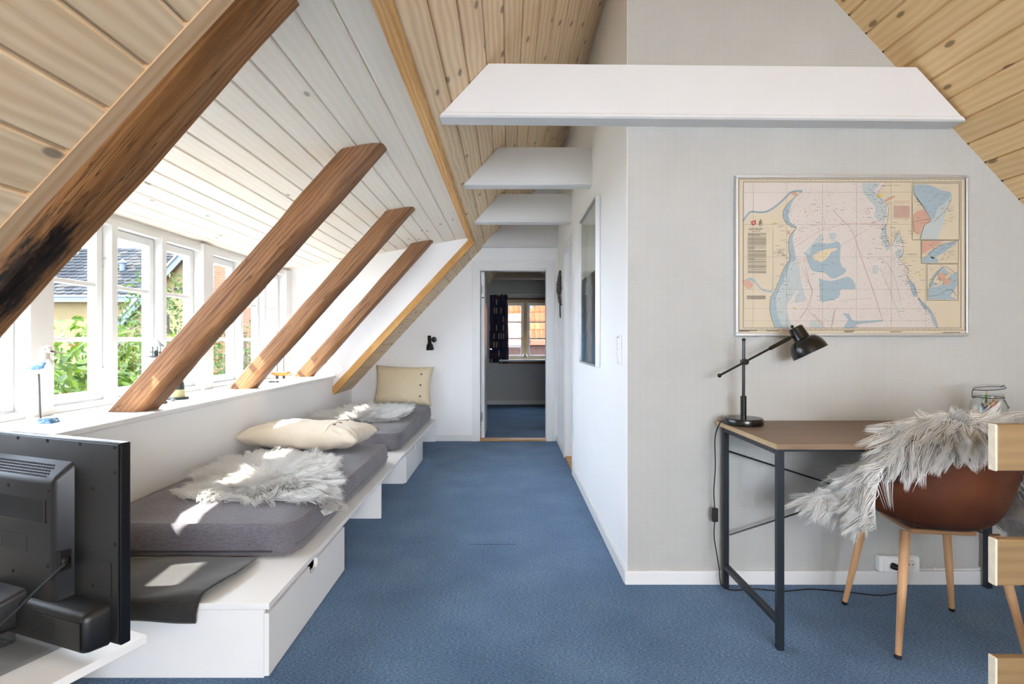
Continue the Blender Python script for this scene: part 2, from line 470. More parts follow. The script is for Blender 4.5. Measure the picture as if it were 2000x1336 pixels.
# --- ceilings: each board a piece of its own
PITCH = 0.115
def plank_mesh(name, length, mat, w=PITCH):
    h = w / 2
    sec = [(-h + 0.002, -0.017), (-h + 0.002, -0.004), (-h + 0.006, 0.0), (h - 0.008, 0.0), (h - 0.004, -0.004), (h - 0.004, -0.009), (h + 0.001, -0.009), (h + 0.001, -0.017)]
    mb = MB().prism(sec, 'x', 0, length)
    me = bpy.data.meshes.new(name); me.from_pydata([tuple(v) for v in mb.v], [], mb.f)
    bm = bmesh.new(); bm.from_mesh(me); bmesh.ops.recalc_face_normals(bm, faces=bm.faces); bm.to_mesh(me); bm.free()
    me.materials.append(mat); return me
EY = Vector((0, 1, 0))
def lay(parent, meshes, key, x, z, sdir, ndir, y0, y1, mat):
    kk = (key, round(y1 - y0, 4))
    if kk not in meshes: meshes[kk] = plank_mesh('plank', y1 - y0, mat)
    return place(meshes[kk], 'plank', parent, frame_M(Vector((x, y0, z)), EY, sdir, ndir))
PM = {}
sL, nL = Vector((cT, 0, sT)), Vector((sT, 0, -cT))
sRr, nRr = Vector((cT, 0, -sT)), Vector((-sT, 0, -cT))
# left slope (deck above, boards under it)
m = MB(); off = 0.02 / cT
def deck(m, xa, xb, ya, yb):
    m.prism([(xa, zl(xa) + off), (xb, zl(xb) + off), (xb, zl(xb) + off + 0.06), (xa, zl(xa) + off + 0.06)], 'y', ya, yb)
deck(m, XK - 0.12, -0.33, YB - 0.15, D0); deck(m, XK - 0.12, -0.33, D1 + 0.01, YF + 0.15); deck(m, -0.33, XR + 0.05, YB - 0.15, YF + 0.15)
ceil_l = struct(m.build('ceiling', M['groove']))
XT = -0.325
dx = PITCH * cT
k0 = 0
xk = XT - dx / 2
while xk > XK - 0.02:
    lay(ceil_l, PM, 'L', xk, zl(xk), sL, nL, YB, D0, M['pine_pale'])
    lay(ceil_l, PM, 'L', xk, zl(xk), sL, nL, D1 + 0.0, YD, M['pine_pale'])
    if xk > -0.75: lay(ceil_l, PM, 'L', xk, zl(xk), sL, nL, YD + 0.12, YF, M['pine_pale'])
    xk -= dx
xk = XT + dx / 2
while xk < XR - 0.02:
    lay(ceil_l, PM, 'L', xk, zl(xk), sL, nL, YB, YD if xk < XC + 0.03 else YM, M['pine_pale'])
    if xk < 0.1: lay(ceil_l, PM, 'L', xk, zl(xk), sL, nL, YD + 0.12, YF, M['pine_pale'])
    xk += dx
# right slope
m = MB()
xa, xb = XR - 0.05, XKR + 0.1
m.prism([(xa, zr(xa) + off), (xb, zr(xb) + off), (xb, zr(xb) + off + 0.06), (xa, zr(xa) + off + 0.06)], 'y', YB - 0.15, YF + 0.15)
ceil_r = struct(m.build('ceiling', M['groove']))
xk = XR + dx / 2
while xk < XKR:
    lay(ceil_r, PM, 'R', xk, zr(xk), sRr, nRr, YB, YM, M['pine_warm'])
    xk += dx
# dormer
PH = math.atan(SDm); cP, sP = math.cos(PH), math.sin(PH)
sDv, nDv = Vector((cP, 0, sP)), Vector((sP, 0, -cP))
m = MB().prism([(-2.42, zd(-2.42) + 0.02), (-0.33, zd(-0.33) + 0.02), (-0.33, zd(-0.33) + 0.1), (-2.42, zd(-2.42) + 0.1)], 'y', 0.96, D1 + 0.07)
ceil_d = struct(m.build('ceiling', M['groove_tan']))
xk = -0.395 - PITCH * cP / 2
while xk > -2.30:
    lay(ceil_d, PM, 'D', xk, zd(xk), sDv, nDv, 1.03, D1, M['whitewash'])
    xk -= PITCH * cP
# --- wooden edging round the dormer opening
tp = [(-0.403, zd(-0.403) + 0.03), (-0.403, zd(-0.403) - 0.004), (-0.342, 2.072), (-0.318, 2.098), (-0.30, 2.135), (-0.33, 2.2)]
struct(MB().prism(tp, 'y', D0, D1).build('trim_1', M['trim_pine'], M=frame_M(Vector((-0.36, D0, 2.1)), EY, Vector((1, 0, 0)), Vector((0, 0, -1)))))
def slope_bar(name, ya, yb, lo, hi, mat, x0=XK, x1=-0.335):
    a = [Vector((x0, 0, zl(x0))) + nL * lo, Vector((x1, 0, zl(x1))) + nL * lo, Vector((x1, 0, zl(x1))) + nL * hi, Vector((x0, 0, zl(x0))) + nL * hi]
    return struct(MB().prism([(p.x, p.z) for p in a], 'y', ya, yb).build(name, mat, M=frame_M(Vector((x0, ya, zl(x0))), sL, EY, sL.cross(EY))))
slope_bar('trim_2', D1 - 0.03, D1 + 0.012, 0.010, -0.055, M['trim_pine'], x0=XK + 0.015)
slope_bar('trim_3', D0 - 0.004, D0 + 0.040, 0.003, -0.06, M['trim_pale'])
# --- sill
struct(MB().box(-2.32, -1.695, 1.03, D1 + 0.02, ZS - 0.024, ZS, 0.004).build('trim_4', M['paint_gloss']))
struct(MB().box(-2.32, -2.17, 1.03, D1, 1.775, zd(-2.2) + 0.01, 0.003).build('trim_5', M['paint_gloss']))

# --- dormer windows: posts, frame, three sashes of three panes each
def window(n, ends, mull=0.045, post0=0.13, post1=0.13):
    """ends: (start, end of sash 1, end of sash 2, end of sash 3)"""
    w = bpy.data.objects.new('window_%d' % n, None); COL.objects.link(w); w.location = (-2.2, ends[0], ZS); struct(w)
    WM[w.name] = Matrix.Translation(w.location)
    m = MB()
    m.box(-2.31, -2.155, ends[0], ends[-1], ZS, 0.796, 0.003); m.box(-2.27, -2.155, ends[0], ends[-1], 1.742, 1.778, 0.003)
    m.build('window_frame', M['paint_gloss'], w)
    MB().box(-2.262, -2.130, ends[-1], ends[-1] + post1, ZS, 1.79, 0.004).build('window_post', M['paint_gloss'], w)
    if post0: MB().box(-2.262, -2.130, ends[0] - post0, ends[0], ZS, 1.79, 0.004).build('window_post', M['paint_gloss'], w)
    a = ends[0]
    for i, e in enumerate(ends[1:]):
        b = e
        X0, X1 = -2.25, -2.20
        sm = MB()
        st = 0.046
        sm.box(X0, X1, a + 0.003, a + st, 0.800, 1.738, 0.004); sm.box(X0, X1, b - st, b - 0.003, 0.800, 1.738, 0.004)
        sm.box(X0, X1, a + st, b - st, 0.800, 0.845, 0.004); sm.box(X0, X1, a + st, b - st, 1.692, 1.738, 0.004)
        sash = sm.build('sash', M['paint_gloss'], w)
        mu = MB()
        for z in (1.120, 1.412): mu.box(X0 + 0.006, X1 - 0.006, a + st, b - st, z - 0.012, z + 0.012, 0.003)
        mu.build('glazing_bar', M['paint_gloss'], sash)
        for z0, z1 in ((0.845, 1.108), (1.132, 1.400), (1.424, 1.692)):
            MB().box(-2.228, -2.224, a + st - 0.004, b - st + 0.004, z0 - 0.003, z1 + 0.003).build('pane', M['glass'], sash)
        if i < 2:
            MB().box(-2.255, -2.150, b, b + mull, ZS + 0.02, 1.76, 0.003).build('mullion', M['paint_gloss'], w)
            a = b + mull
            for z in ((0.955, 1.545) if i == 0 else ()):
                h = MB(); yy, xx = b - 0.004, -2.178
                h.tube(spline([(xx - 0.018, yy - 0.003, z + 0.012), (xx - 0.006, yy - 0.006, z + 0.016), (xx + 0.006, yy - 0.006, z + 0.013), (xx + 0.014, yy - 0.004, z + 0.018)], 3), 0.0028, 6)
                h.tube(spline([(xx, yy - 0.006, z + 0.014), (xx, yy - 0.007, z - 0.008), (xx + 0.008, yy - 0.008, z - 0.022), (xx + 0.006, yy - 0.008, z - 0.036), (xx - 0.006, yy - 0.008, z - 0.036), (xx - 0.008, yy - 0.008, z - 0.024)], 4), 0.0018, 6)
                h.ball((xx, yy - 0.006, z + 0.014), 0.006, 8)
                h.build('casement_hook', M['steel'], w, smooth=True)
    return w
window(1, (1.185, 1.575, 2.02, 2.455), post0=0.15)
window(2, (2.585, 2.990, 3.425, 3.855), post0=0)
window(3, (3.985, 4.430, 4.865, 5.295), post0=0, post1=0.125)

# --- tie beams
def tie_beam(label, y0, y1, z0, z1, x0=None, x1=XC, tilt=0.0, x1slope=False):
    def ring(y, z, lo):
        pts = []
        return pts
    ch = 0.006
    sec = [(y1, z0), (y1, z1), (y0, z1), (y0, z0 + 0.022), (y0 - 0.003, z0 + 0.018), (y0 - 0.003, z0 + ch), (y0 + ch, z0)]
    v = []
    for y, z in sec: x = (z - CL) / SL + 0.002; v.append((x, y, z - tilt * (x + 0.28)))
    for y, z in sec:
        x = (CR - z) / SL - 0.002 if x1slope else x1
        v.append((x, y, z - tilt * (x + 0.28)))
    n = len(sec); f = [list(range(n)), list(range(n, 2 * n))[::-1]] + [[i, n + i, n + (i + 1) % n, (i + 1) % n] for i in range(n)]
    o = MB().add(v, f).build('tie_beam', M['beam_paint'])
    return tag(o, label, 'beam', 'white tie beams across the attic')
tie_beam('long white boxed tie beam running above the sea chart to the right slope', 2.43, YM - 0.001, 2.104, 2.340, tilt=0.0088, x1slope=True)
tie_beam('short white tie beam next behind the long one', 3.57, 3.67, 2.122, 2.366)
tie_beam('short white tie beam between the doorway casing and the second tie beam', 4.70, 4.81, 2.122, 2.362)
tie_beam('white tie beam lying flush above the far doorway', 5.97, YD - 0.001, 2.128, 2.366)
def far_beam():
    v = []; sec = [(9.2, 2.135), (9.2, 2.30), (9.32, 2.30), (9.32, 2.135)]
    for y, z in sec: v.append(((z - CL) / SL + 0.002, y, z))
    for y, z in sec: v.append((2.0, y, z))
    o = MB().add(v, [[0, 1, 2, 3], [7, 6, 5, 4]] + [[i, 4 + i, 4 + (i + 1) % 4, (i + 1) % 4] for i in range(4)]).build('tie_beam', plain('beige_beam_paint', (226, 208, 190), 0.5))
    tag(o, 'beige tie beam above the window in the room beyond the door', 'beam')
far_beam()

# --- old rafters left bare in the dormer
def rafter_material(name, hole=None, stops=((184, 140, 96), (150, 106, 70), (110, 76, 52), (62, 46, 38))):
    k = N(name)
    c0_ = k.coord(); sp0 = k.n('SeparateXYZ'); k.l(c0_, sp0.inputs[0]); cb0 = k.n('CombineXYZ')
    k.l(sp0.outputs[0], cb0.inputs[0]); k.l(k.math('MULTIPLY_ADD', sp0.outputs[2], 1.1, sp0.outputs[1]), cb0.inputs[1]); k.l(sp0.outputs[2], cb0.inputs[2])
    co = k.coord(); cw_ = cb0.outputs[0]
    w = k.n('TexWave', wave_type='BANDS', bands_direction='Y', wave_profile='SIN')
    k.l(k.vscale(cw_, (0.20, 1.0, 1.0)), w.inputs['Vector']); w.inputs['Scale'].default_value = 15; w.inputs['Distortion'].default_value = 5
    w.inputs['Detail'].default_value = 3; w.inputs['Detail Scale'].default_value = 1.5
    fine = k.noise(k.vscale(co, (7, 150, 150)), 1.0, 4, 0.65)
    low = k.noise(k.vscale(co, (0.9, 12, 12)), 1.0, 4, 0.6, 0.5)
    f = k.math('ADD', k.math('MULTIPLY', w.outputs['Fac'], 0.15), k.math('ADD', k.math('MULTIPLY', fine, 0.34), k.math('MULTIPLY', low, 0.64)))
    col = k.ramp(f, [(0.26, srgb(*stops[0])), (0.50, srgb(*stops[1])), (0.74, srgb(*stops[2])), (0.95, srgb(*stops[3]))])
    crack = k.noise(k.vscale(co, (1.1, 26, 26)), 1.0, 3, 0.6, 0.4)
    cm = k.mapr(k.math('ABSOLUTE', k.math('SUBTRACT', crack, 0.5)), 0.0, 0.012, 1, 0)
    gate = k.mapr(k.noise(k.vscale(co, (1.7, 7, 7)), 1.0, 2), 0.50, 0.58)
    cm = k.math('MULTIPLY', cm, gate)
    col = k.mix(k.math('MULTIPLY', cm, 0.85), col, srgb(34, 24, 20))
    v = k.n('TexVoronoi'); k.l(k.vscale(co, (3.0, 8, 8)), v.inputs['Vector']); v.inputs['Scale'].default_value = 1.0
    sep = k.n('SeparateColor'); k.l(v.outputs['Color'], sep.inputs[0])
    kn = k.math('MULTIPLY', k.mapr(v.outputs['Distance'], 0.16, 0.07), k.math('GREATER_THAN', sep.outputs[0], 0.86))
    col = k.mix(k.math('MULTIPLY', kn, 0.7), col, srgb(62, 38, 26))
    grey = k.mapr(k.noise(k.vscale(co, (1.2, 6, 6)), 1.7, 4, 0.7), 0.55, 0.75)
    col = k.mix(k.math('MULTIPLY', grey, 0.30), col, srgb(126, 112, 98))
    hh = k.math('SUBTRACT', f, k.math('MULTIPLY', cm, 0.8))
    if hole:
        q = k.vmath('SUBTRACT', co, hole[0]); q = k.vscale(q, hole[1])
        ln = k.n('VectorMath', operation='LENGTH'); k.l(q, ln.inputs[0])
        hm = k.mapr(k.math('ADD', ln.outputs['Value'], k.math('MULTIPLY', k.math('SUBTRACT', k.noise(k.vscale(co, (9, 40, 40)), 1.0, 4, 0.7), 0.5), 1.6)), 1.15, 0.7)
        char = k.ramp(k.noise(k.vscale(co, (14, 60, 60)), 1.0, 4, 0.7), [(0.38, srgb(20, 17, 16)), (0.62, srgb(58, 42, 32)), (0.78, srgb(150, 128, 106))])
        col = k.mix(hm, col, char); hh = k.math('SUBTRACT', hh, k.math('MULTIPLY', hm, 0.5))
    k.base(col); k.rough(0.55); k.b.inputs['Specular IOR Level'].default_value = 0.3
    k.bump(hh, 0.45, 0.006)
    return k.m
RS = 1.125; RT = math.atan(RS); cR, sR = math.cos(RT), math.sin(RT)
def rafter(label, y, xl, wh, dep, seed, mat, wane):
    """front face at depth y; xl: x of its upper edge at sill height, wh: horizontal width of the face, dep: thickness away from the camera"""
    w = wh * sR
    # section (u across the slope towards the room, v away from the camera)
    sec = [(0.0, wane[0]), (wane[0] * 0.8, 0.0), (w * 0.5, -0.002), (w - wane[1], 0.0), (w - wane[1] * 0.35, wane[1] * 0.4), (w, wane[1]), (w + 0.002, dep * 0.55),
           (w, dep - wane[2]), (w - wane[2], dep), (w * 0.4, dep), (0.0, dep - 0.01), (-0.002, dep * 0.5)]
    s = Vector((cR, 0, sR)); nn = Vector((sR, 0, -cR)); o0 = Vector((xl, y, ZS))
    rnd = random.Random(seed); ph = [rnd.uniform(0, 50) for _ in range(4)]
    L = 30; v = []; f = []; n = len(sec)
    for i in range(L + 1):
        for j, (u, vv) in enumerate(sec):
            p0 = o0 + nn * u + EY * vv
            t0 = (ZS + 0.001 - p0.z) / s.z
            # meets the dormer ceiling: z = ZD0 + SDm x
            t1 = (ZD0 + SDm * p0.x - p0.z) / (s.z - SDm * s.x) - 0.001
            t = t0 + (t1 - t0) * i / L
            a = mnoise.noise(Vector((t * 2.2 + ph[0], j * 1.7, ph[1]))) * 0.007 + mnoise.noise(Vector((t * 7 + ph[2], j * 2.9, ph[3]))) * 0.0028
            cen = o0 + nn * (w / 2) + EY * (dep / 2)
            rad = (p0 - cen).normalized()
            q = p0 + s * t + rad * a
            if i == 0: q.z = ZS + 0.001
            if i == L: q.z = min(q.z, zd(q.x) - 0.001)
            v.append(q)
    for i in range(L):
        for j in range(n): f.append([i * n + j, i * n + (j + 1) % n, (i + 1) * n + (j + 1) % n, (i + 1) * n + j])
    f += [list(range(n)), list(range(L * n, (L + 1) * n))[::-1]]
    ob = MB().add(v, f).build('rafter', mat, M=frame_M(o0, s, EY, s.cross(EY)), smooth=28)
    return tag(ob, label, 'beam', 'bare old timber rafters in the dormer')
rm = rafter_material('old_pine_rafter')
rm0 = rafter_material('old_pine_rafter_charred_lit', hole=((0.83, 0.035, -0.118), (4.6, 17, 22)), stops=((216, 166, 106), (186, 132, 80), (140, 94, 58), (80, 56, 40)))  # charred hollow, plus lighter stops that paint in the light on its face
rafter('big old rafter nearest the camera with a charred hollow in it', 1.46, -1.945, 0.175, 0.14, 3, rm0, (0.008, 0.035, 0.02))
rafter('second old rafter standing on the sill in front of the lighthouse models', 2.672, -1.951, 0.172, 0.150, 5, rm, (0.012, 0.03, 0.03))
rafter('third old rafter with a long split, footed on the sill before the ship model', 3.912, -2.000, 0.165, 0.150, 11, rm, (0.012, 0.028, 0.03))
rafter('farthest old rafter beside the white dormer cheek', 5.19, -2.03, 0.160, 0.150, 17, rm, (0.012, 0.028, 0.03))

# --- doors, casings, baseboards
m = MB(); c = 0.086
m.prism([(DX0 - c, 0), (DX0, 0), (DX0, DZ), (DX0 - c, DZ + c)], 'y', YD - 0.018, YD)
m.prism([(DX1, 0), (DX1 + c, 0), (DX1 + c, DZ + c), (DX1, DZ)], 'y', YD - 0.018, YD)
m.prism([(DX0, DZ), (DX1, DZ), (DX1 + c, DZ + c), (DX0 - c, DZ + c)], 'y', YD - 0.018, YD)
m.box(DX0 - 0.0, DX0 + 0.004, YD, YD + 0.12, 0, DZ); m.box(DX1 - 0.004, DX1, YD, YD + 0.12, 0, DZ); m.box(DX0, DX1, YD, YD + 0.12, DZ - 0.02, DZ)
struct(m.build('trim_6', M['paint_gloss']))
struct(MB().box(DX0, DX1, YD - 0.01, YD + 0.13, 0, 0.014, 0.004).build('trim_7', M['trim_pine'], M=frame_M(Vector((DX0, YD, 0)), Vector((1, 0, 0)), EY, Vector((0, 0, 1)))))
dl = struct(MB().box(DX0 + 0.008, DX0 + 0.048, YD + 0.125, YD + 0.87, 0.012, DZ - 0.02, 0.003).build('door_1', M['paint_gloss']))
for z in (0.25, 1.68):
    h = MB(); h.lathe([(0.008, -0.045), (0.008, 0.045)], (DX0 + 0.02, YD + 0.116, z), sides=10)
    h.build('hinge', M['steel'], dl, smooth=True)
MB().box(DX0 + 0.012, DX0 + 0.044, YD + 0.1235, YD + 0.126, 1.585, 1.597).build('latch_plate', M['black_metal'], dl)
hn = MB(); hn.tube([(DX0 + 0.05, YD + 0.80, 1.0), (DX0 + 0.10, YD + 0.80, 1.0), (DX0 + 0.105, YD + 0.70, 1.0)], 0.008); hn.build('handle', M['steel'], dl)
# doorway in the corridor wall
m = MB(); xx0, xx1 = XC - 0.016, XC; c = 0.075
m.prism([(CD0 - c, 0), (CD0, 0), (CD0, CDZ), (CD0 - c, CDZ + c)], 'x', xx0, xx1)
m.prism([(CD1, 0), (CD1 + c, 0), (CD1 + c, CDZ + c), (CD1, CDZ)], 'x', xx0, xx1)
m.prism([(CD0, CDZ), (CD1, CDZ), (CD1 + c, CDZ + c), (CD0 - c, CDZ + c)], 'x', xx0, xx1)
struct(m.build('trim_8', M['paint_gloss']))
d2 = struct(MB().box(XC + 0.075, XC + 0.115, CD0 + 0.004, CD1 - 0.004, 0.014, CDZ - 0.004, 0.003).build('door_2', M['paint_gloss']))
struct(MB().box(XC - 0.004, XC + 0.12, CD0, CD1, 0, 0.013, 0.003).build('trim_9', M['trim_pine']))
hn = MB(); hn.tube([(XC + 0.076, CD0 + 0.07, 1.0), (XC + 0.04, CD0 + 0.07, 1.0), (XC + 0.035, CD0 + 0.16, 1.0)], 0.008); hn.build('handle', M['steel'], d2)
def board(name, m, mat='paint_gloss'): return struct(m.build(name, M[mat]))
board('baseboard_back', MB().box(XC - 0.012, XKR, YM - 0.014, YM, 0, 0.063, 0.003))
board('baseboard_right', MB().box(XC - 0.014, XC, YM, CD0 - 0.075, 0, 0.063, 0.003).box(XC - 0.014, XC, CD1 + 0.075, YD, 0, 0.063, 0.003))
board('baseboard_far', MB().box(-0.79, DX0 - 0.086, YD - 0.014, YD, 0, 0.063, 0.003))
board('baseboard_north', MB().box(XK, 2.5, YF - 0.014, YF, 0, 0.07, 0.003))
# ------------------------------------------------------------------ bench along the knee wall
BX0, BX1, BY0, BZ = XK, -0.79, 1.821, 0.247
tag(MB().box(BX0 + 0.001, BX1, BY0 - 0.001, YD - 0.001, BZ - 0.021, BZ, 0.0015).build('bench_top', M['laminate']), 'long white bench board running under both mattresses', 'bench')
def drawer_unit(label, y0, y1, notch=True):
    t = thing('drawer_unit', label, 'drawer unit', ((BX0 + BX1) / 2, (y0 + y1) / 2, 0))
    zt = BZ - 0.022
    MB().box(BX0 + 0.01, BX1 - 0.018, y0, y0 + 0.018, 0, zt, 0.001).build('end_panel', M['laminate'], t)
    MB().box(BX0 + 0.01, BX1 - 0.018, y1 - 0.018, y1, 0, zt, 0.001).build('end_panel', M['laminate'], t)
    MB().box(BX0 + 0.01, BX1 - 0.018, y0 + 0.018, y1 - 0.018, 0.02, 0.036).build('bottom_panel', M['laminate'], t)
    z1 = zt - 0.012; z0 = 0.006; ym = (y0 + y1) / 2; a, b, dp = ym - 0.045, ym + 0.045, 0.034
    poly = [(y0 + 0.001, z0), (y1 - 0.001, z0), (y1 - 0.001, z1), (b, z1)]
    for i in range(5): aa = R(90) * i / 4; poly.append((b - 0.015 * (1 - math.cos(aa)) , z1 - dp + 0.015 - 0.015 * math.sin(aa)))
    for i in range(5): aa = R(90) * i / 4; poly.append((a + 0.015 - 0.015 * math.sin(aa), z1 - dp + 0.015 - 0.015 * math.cos(aa)))
    poly += [(a, z1), (y0 + 0.001, z1)]
    dr = MB().prism(poly, 'x', BX1 - 0.017, BX1 - 0.001).build('drawer', M['laminate'], t)
    MB().box(BX0 + 0.05, BX1 - 0.019, y0 + 0.03, y1 - 0.03, 0.04, 0.15).build('drawer_box', plain('drawer_inside', (70, 70, 70), 0.7), dr)
    return t
drawer_unit('white drawer unit at the near end of the bench beside the television', BY0, 2.664)
drawer_unit('white drawer unit under the bench board near the far door', 4.27, 5.11)
tag(MB().box(BX0 + 0.01, BX1 - 0.004, 3.44, 3.46, 0, BZ - 0.022, 0.001).build('support_panel', M['laminate']), 'white support panel under the bench between the two drawer units', 'panel', 'bench support panels')
tag(MB().box(BX0 + 0.01, BX1 - 0.004, YD - 0.045, YD - 0.025, 0, BZ - 0.022, 0.001).build('support_panel', M['laminate']), 'white support panel at the bench end against the door wall', 'panel', 'bench support panels')

def mattress(label, y0, y1, z1, bulge, seed):
    t = thing('mattress', label, 'mattress', (-1.275, (y0 + y1) / 2, BZ), group='bench mattresses')
    x0, x1, z0 = XK + 0.012, -0.842, BZ + 0.002
    cx, cy, cz = (x0 + x1) / 2, (y0 + y1) / 2, (z0 + z1) / 2
    hx, hy, hz = (x1 - x0) / 2, (y1 - y0) / 2, (z1 - z0) / 2
    bm = bmesh.new(); bmesh.ops.create_cube(bm, size=2.0)
    bmesh.ops.subdivide_edges(bm, edges=list(bm.edges), cuts=18, use_grid_fill=True)
    rr = 0.05
    for q in bm.verts:
        p = Vector((q.co.x * hx, q.co.y * hy, q.co.z * hz))
        # rounded in plan with a big radius, softly at the top and bottom edges
        rp = 0.07
        ax, ay = max(0, abs(p.x) - (hx - rp)), max(0, abs(p.y) - (hy - rp))
        l = math.hypot(ax, ay)
        if l > 1e-6 and (ax > 0 and ay > 0):
            mx_ = max(ax, ay); k_ = mx_ / l
            p.x = math.copysign(hx - rp + ax * k_, p.x); p.y = math.copysign(hy - rp + ay * k_, p.y)
        zz = q.co.z
        ins = 0.018 * max(0.0, (abs(zz) - 0.55) / 0.45) ** 2
        e = max(abs(q.co.x), abs(q.co.y))
        if e > 0.999:
            d = Vector((p.x / hx, p.y / hy, 0)); p.x -= ins * q.co.x; p.y -= ins * q.co.y
            p.x += 0.006 * (1 - zz * zz) * q.co.x; p.y += 0.010 * (1 - zz * zz) * q.co.y
        if zz > 0.99: p.z += bulge * (1 - abs(q.co.x) ** 4) * (1 - abs(q.co.y) ** 6) - 0.012 * max(0, (e - 0.9) / 0.1) ** 2
        p.z += 0.004 * mnoise.noise(Vector((p.x * 7 + seed, p.y * 7, zz * 2))) if zz > -0.9 else 0
        q.co = p + Vector((cx, cy, cz))
    mb = MB(); mb.bm(bm)
    body = mb.build('cover', M['mattress'], t, smooth=60)
    def ring(z, ins):
        pts = []; rp = 0.075; X, Y = hx - ins, hy - ins
        for sx_, sy_, a0 in ((1, -1, -90), (1, 1, 0), (-1, 1, 90), (-1, -1, 180)):
            for i in range(7):
                a = R(a0 + 15 * i); pts.append((cx + sx_ * (X - rp) + rp * math.cos(a), cy + sy_ * (Y - rp) + rp * math.sin(a), z))
        out = []
        for i, p in enumerate(pts):                              # densify so the seam follows the cover
            q = pts[(i + 1) % len(pts)]; n_ = max(1, int((Vector(q) - Vector(p)).length / 0.08))
            out += [tuple(Vector(p).lerp(Vector(q), j / n_)) for j in range(n_)]
        return out + out[:1]
    MB().tube(ring(z1 - 0.014, 0.009), 0.0038, 6, False).build('piping', M['mattress'], t, smooth=True)
    MB().tube(ring(z0 + 0.05, -0.006), 0.0026, 6, False).build('piping', M['mattress'], t, smooth=True)
    # zip flap along the near end, corner seam
    MB().box(x0 + 0.08, x1 - 0.09, y0 - 0.0135, y0 - 0.009, z0 + 0.028, z0 + 0.034).build('zip', plain('zip_dark', (58, 56, 62), 0.7), t)
    return t
mattress('grey mauve mattress nearest the television with a fleece and pillow on it', 2.19, 3.90, 0.392, 0.012, 3)
mattress('grey mauve mattress at the far end below the upright beige pillow', 4.27, YD - 0.012, 0.398, 0.014, 9)

# ------------------------------------------------------------------ pillows, blanket
def pillow(name, label, mat, Mx, a, b, h, seed, buttons, placket):
    t = bpy.data.objects.new(name, None); COL.objects.link(t); t.matrix_basis = Mx; WM[t.name] = Mx; tag(t, label, 'pillow', 'buttoned linen pillows')
    def surf(sgn):
        def fn(u, v):
            x, y = 2 * u - 1, 2 * v - 1
            pin = 1 - 0.07 * (1 - x * x) * abs(y) ** 3; pin2 = 1 - 0.09 * (1 - y * y) * abs(x) ** 3
            px_, py_ = a * x * pin2, b * y * pin
            z = h * (max(0, (1 - x ** 4)) * max(0, (1 - y ** 4))) ** 0.55
            wr = 0.012 * mnoise.noise(Vector((px_ * 9 + seed, py_ * 5, sgn))) + 0.007 * mnoise.noise(Vector((px_ * 22 + py_ * 9 + seed, py_ * 14, sgn * 3)))
            cr = max(0, (abs(x) + abs(y) - 1.1)) * 0.02 * math.sin(18 * (abs(x) - abs(y)) + seed)
            z = z + (wr + cr) * min(1, z / (h * 0.4))
            return Vector((px_, py_, sgn * z))
        return fn
    mb = MB().grid(surf(1), 37, 29).grid(surf(-1), 37, 29)
    cov = mb.build('cover', mat, t, local=True, smooth=70)
    bm = bmesh.new(); bm.from_mesh(cov.data); bmesh.ops.remove_doubles(bm, verts=bm.verts, dist=0.0005); bmesh.ops.recalc_face_normals(bm, faces=bm.faces); bm.to_mesh(cov.data); bm.free()
    f1 = surf(1)
    pts = [f1((placket + 1) / 2, 0.06 + 0.88 * i / 14) + Vector((0, 0, 0.001)) for i in range(15)]
    MB().tube(pts, 0.0022, 5).build('placket_seam', mat, t, local=True)
    for v in buttons:
        p = f1((placket + 0.07 + 1) / 2, v)
        bt = MB().lathe([(0.0, 0.002), (0.009, 0.002), (0.011, 0.004), (0.0095, 0.006), (0.004, 0.005), (0.0, 0.005)], p, (0, 0, 1), 14).build('button', M['btn'], t, local=True, smooth=True)
    return t
M['btn'] = plain('coconut_button', (120, 82, 50), 0.4)
# upright pillow leaning on the door wall: local x -> right, local y -> up, local z -> towards the camera
lean = R(12)
Mx = frame_M(Vector((-1.125, 5.935, 0.625)), Vector((1, 0, 0)), Vector((0, math.sin(lean), math.cos(lean))), Vector((0, -math.cos(lean), math.sin(lean)))) @ Matrix.Rotation(R(-2), 4, 'Z')
pillow('pillow', 'beige linen pillow with three buttons standing against the door wall', M['pillow'], Mx, 0.315, 0.212, 0.075, 2.0, (0.22, 0.5, 0.78), 0.56)
Mx = Matrix.Translation((-1.315, 3.66, 0.494)) @ Matrix.Rotation(R(-4), 4, 'Z') @ Matrix.Rotation(R(1), 4, 'Y')
pillow('pillow', 'pale beige pillow lying flat on the nearer mattress', M['pillow_pale'], Mx, 0.40, 0.225, 0.080, 7.0, (0.25, 0.5, 0.78), 0.45)

def blanket():
    y_top, y_edge = 2.165, BY0 - 0.004
    ztop, zbot = BZ + 0.006, 0.194
    Lt = y_top - y_edge; Ld = ztop - zbot; tot = Lt + Ld
    def fn(u, v):
        s = v * tot
        x0, x1 = XK + 0.02, -0.985 + 0.015 * math.sin(v * 5) - 0.02 * v
        x = x0 + (x1 - x0) * u
        fold = 0.010 * max(0, mnoise.noise(Vector((x * 5, s * 6, 1.3)))) + 0.007 * (1 + math.sin(x * 19 + s * 6)) * min(1, v * 3 + 0.2)
        fold *= 0.4 + 0.6 * min(1.0, s / 0.1 + 0.3)
        if s < Lt:
            e = max(0, (s - (Lt - 0.03)) / 0.03)
            return Vector((x, y_top - s, ztop + fold * (1 - 0.6 * e) + 0.004))
        d = s - Lt
        return Vector((x, y_edge - 0.006 - fold * 0.7 * min(1, d / 0.03), ztop + 0.003 - d + 0.004 * math.sin(x * 8)))
    mb = MB().grid(fn, 60, 44)
    o = mb.build('throw_blanket', M['blanket'], smooth=80)
    so_ = o.modifiers.new('thickness', 'SOLIDIFY'); so_.thickness = 0.007; so_.offset = 1.0
    return tag(o, 'charcoal fleece blanket hanging over the near bench end', 'blanket')
bl = blanket()

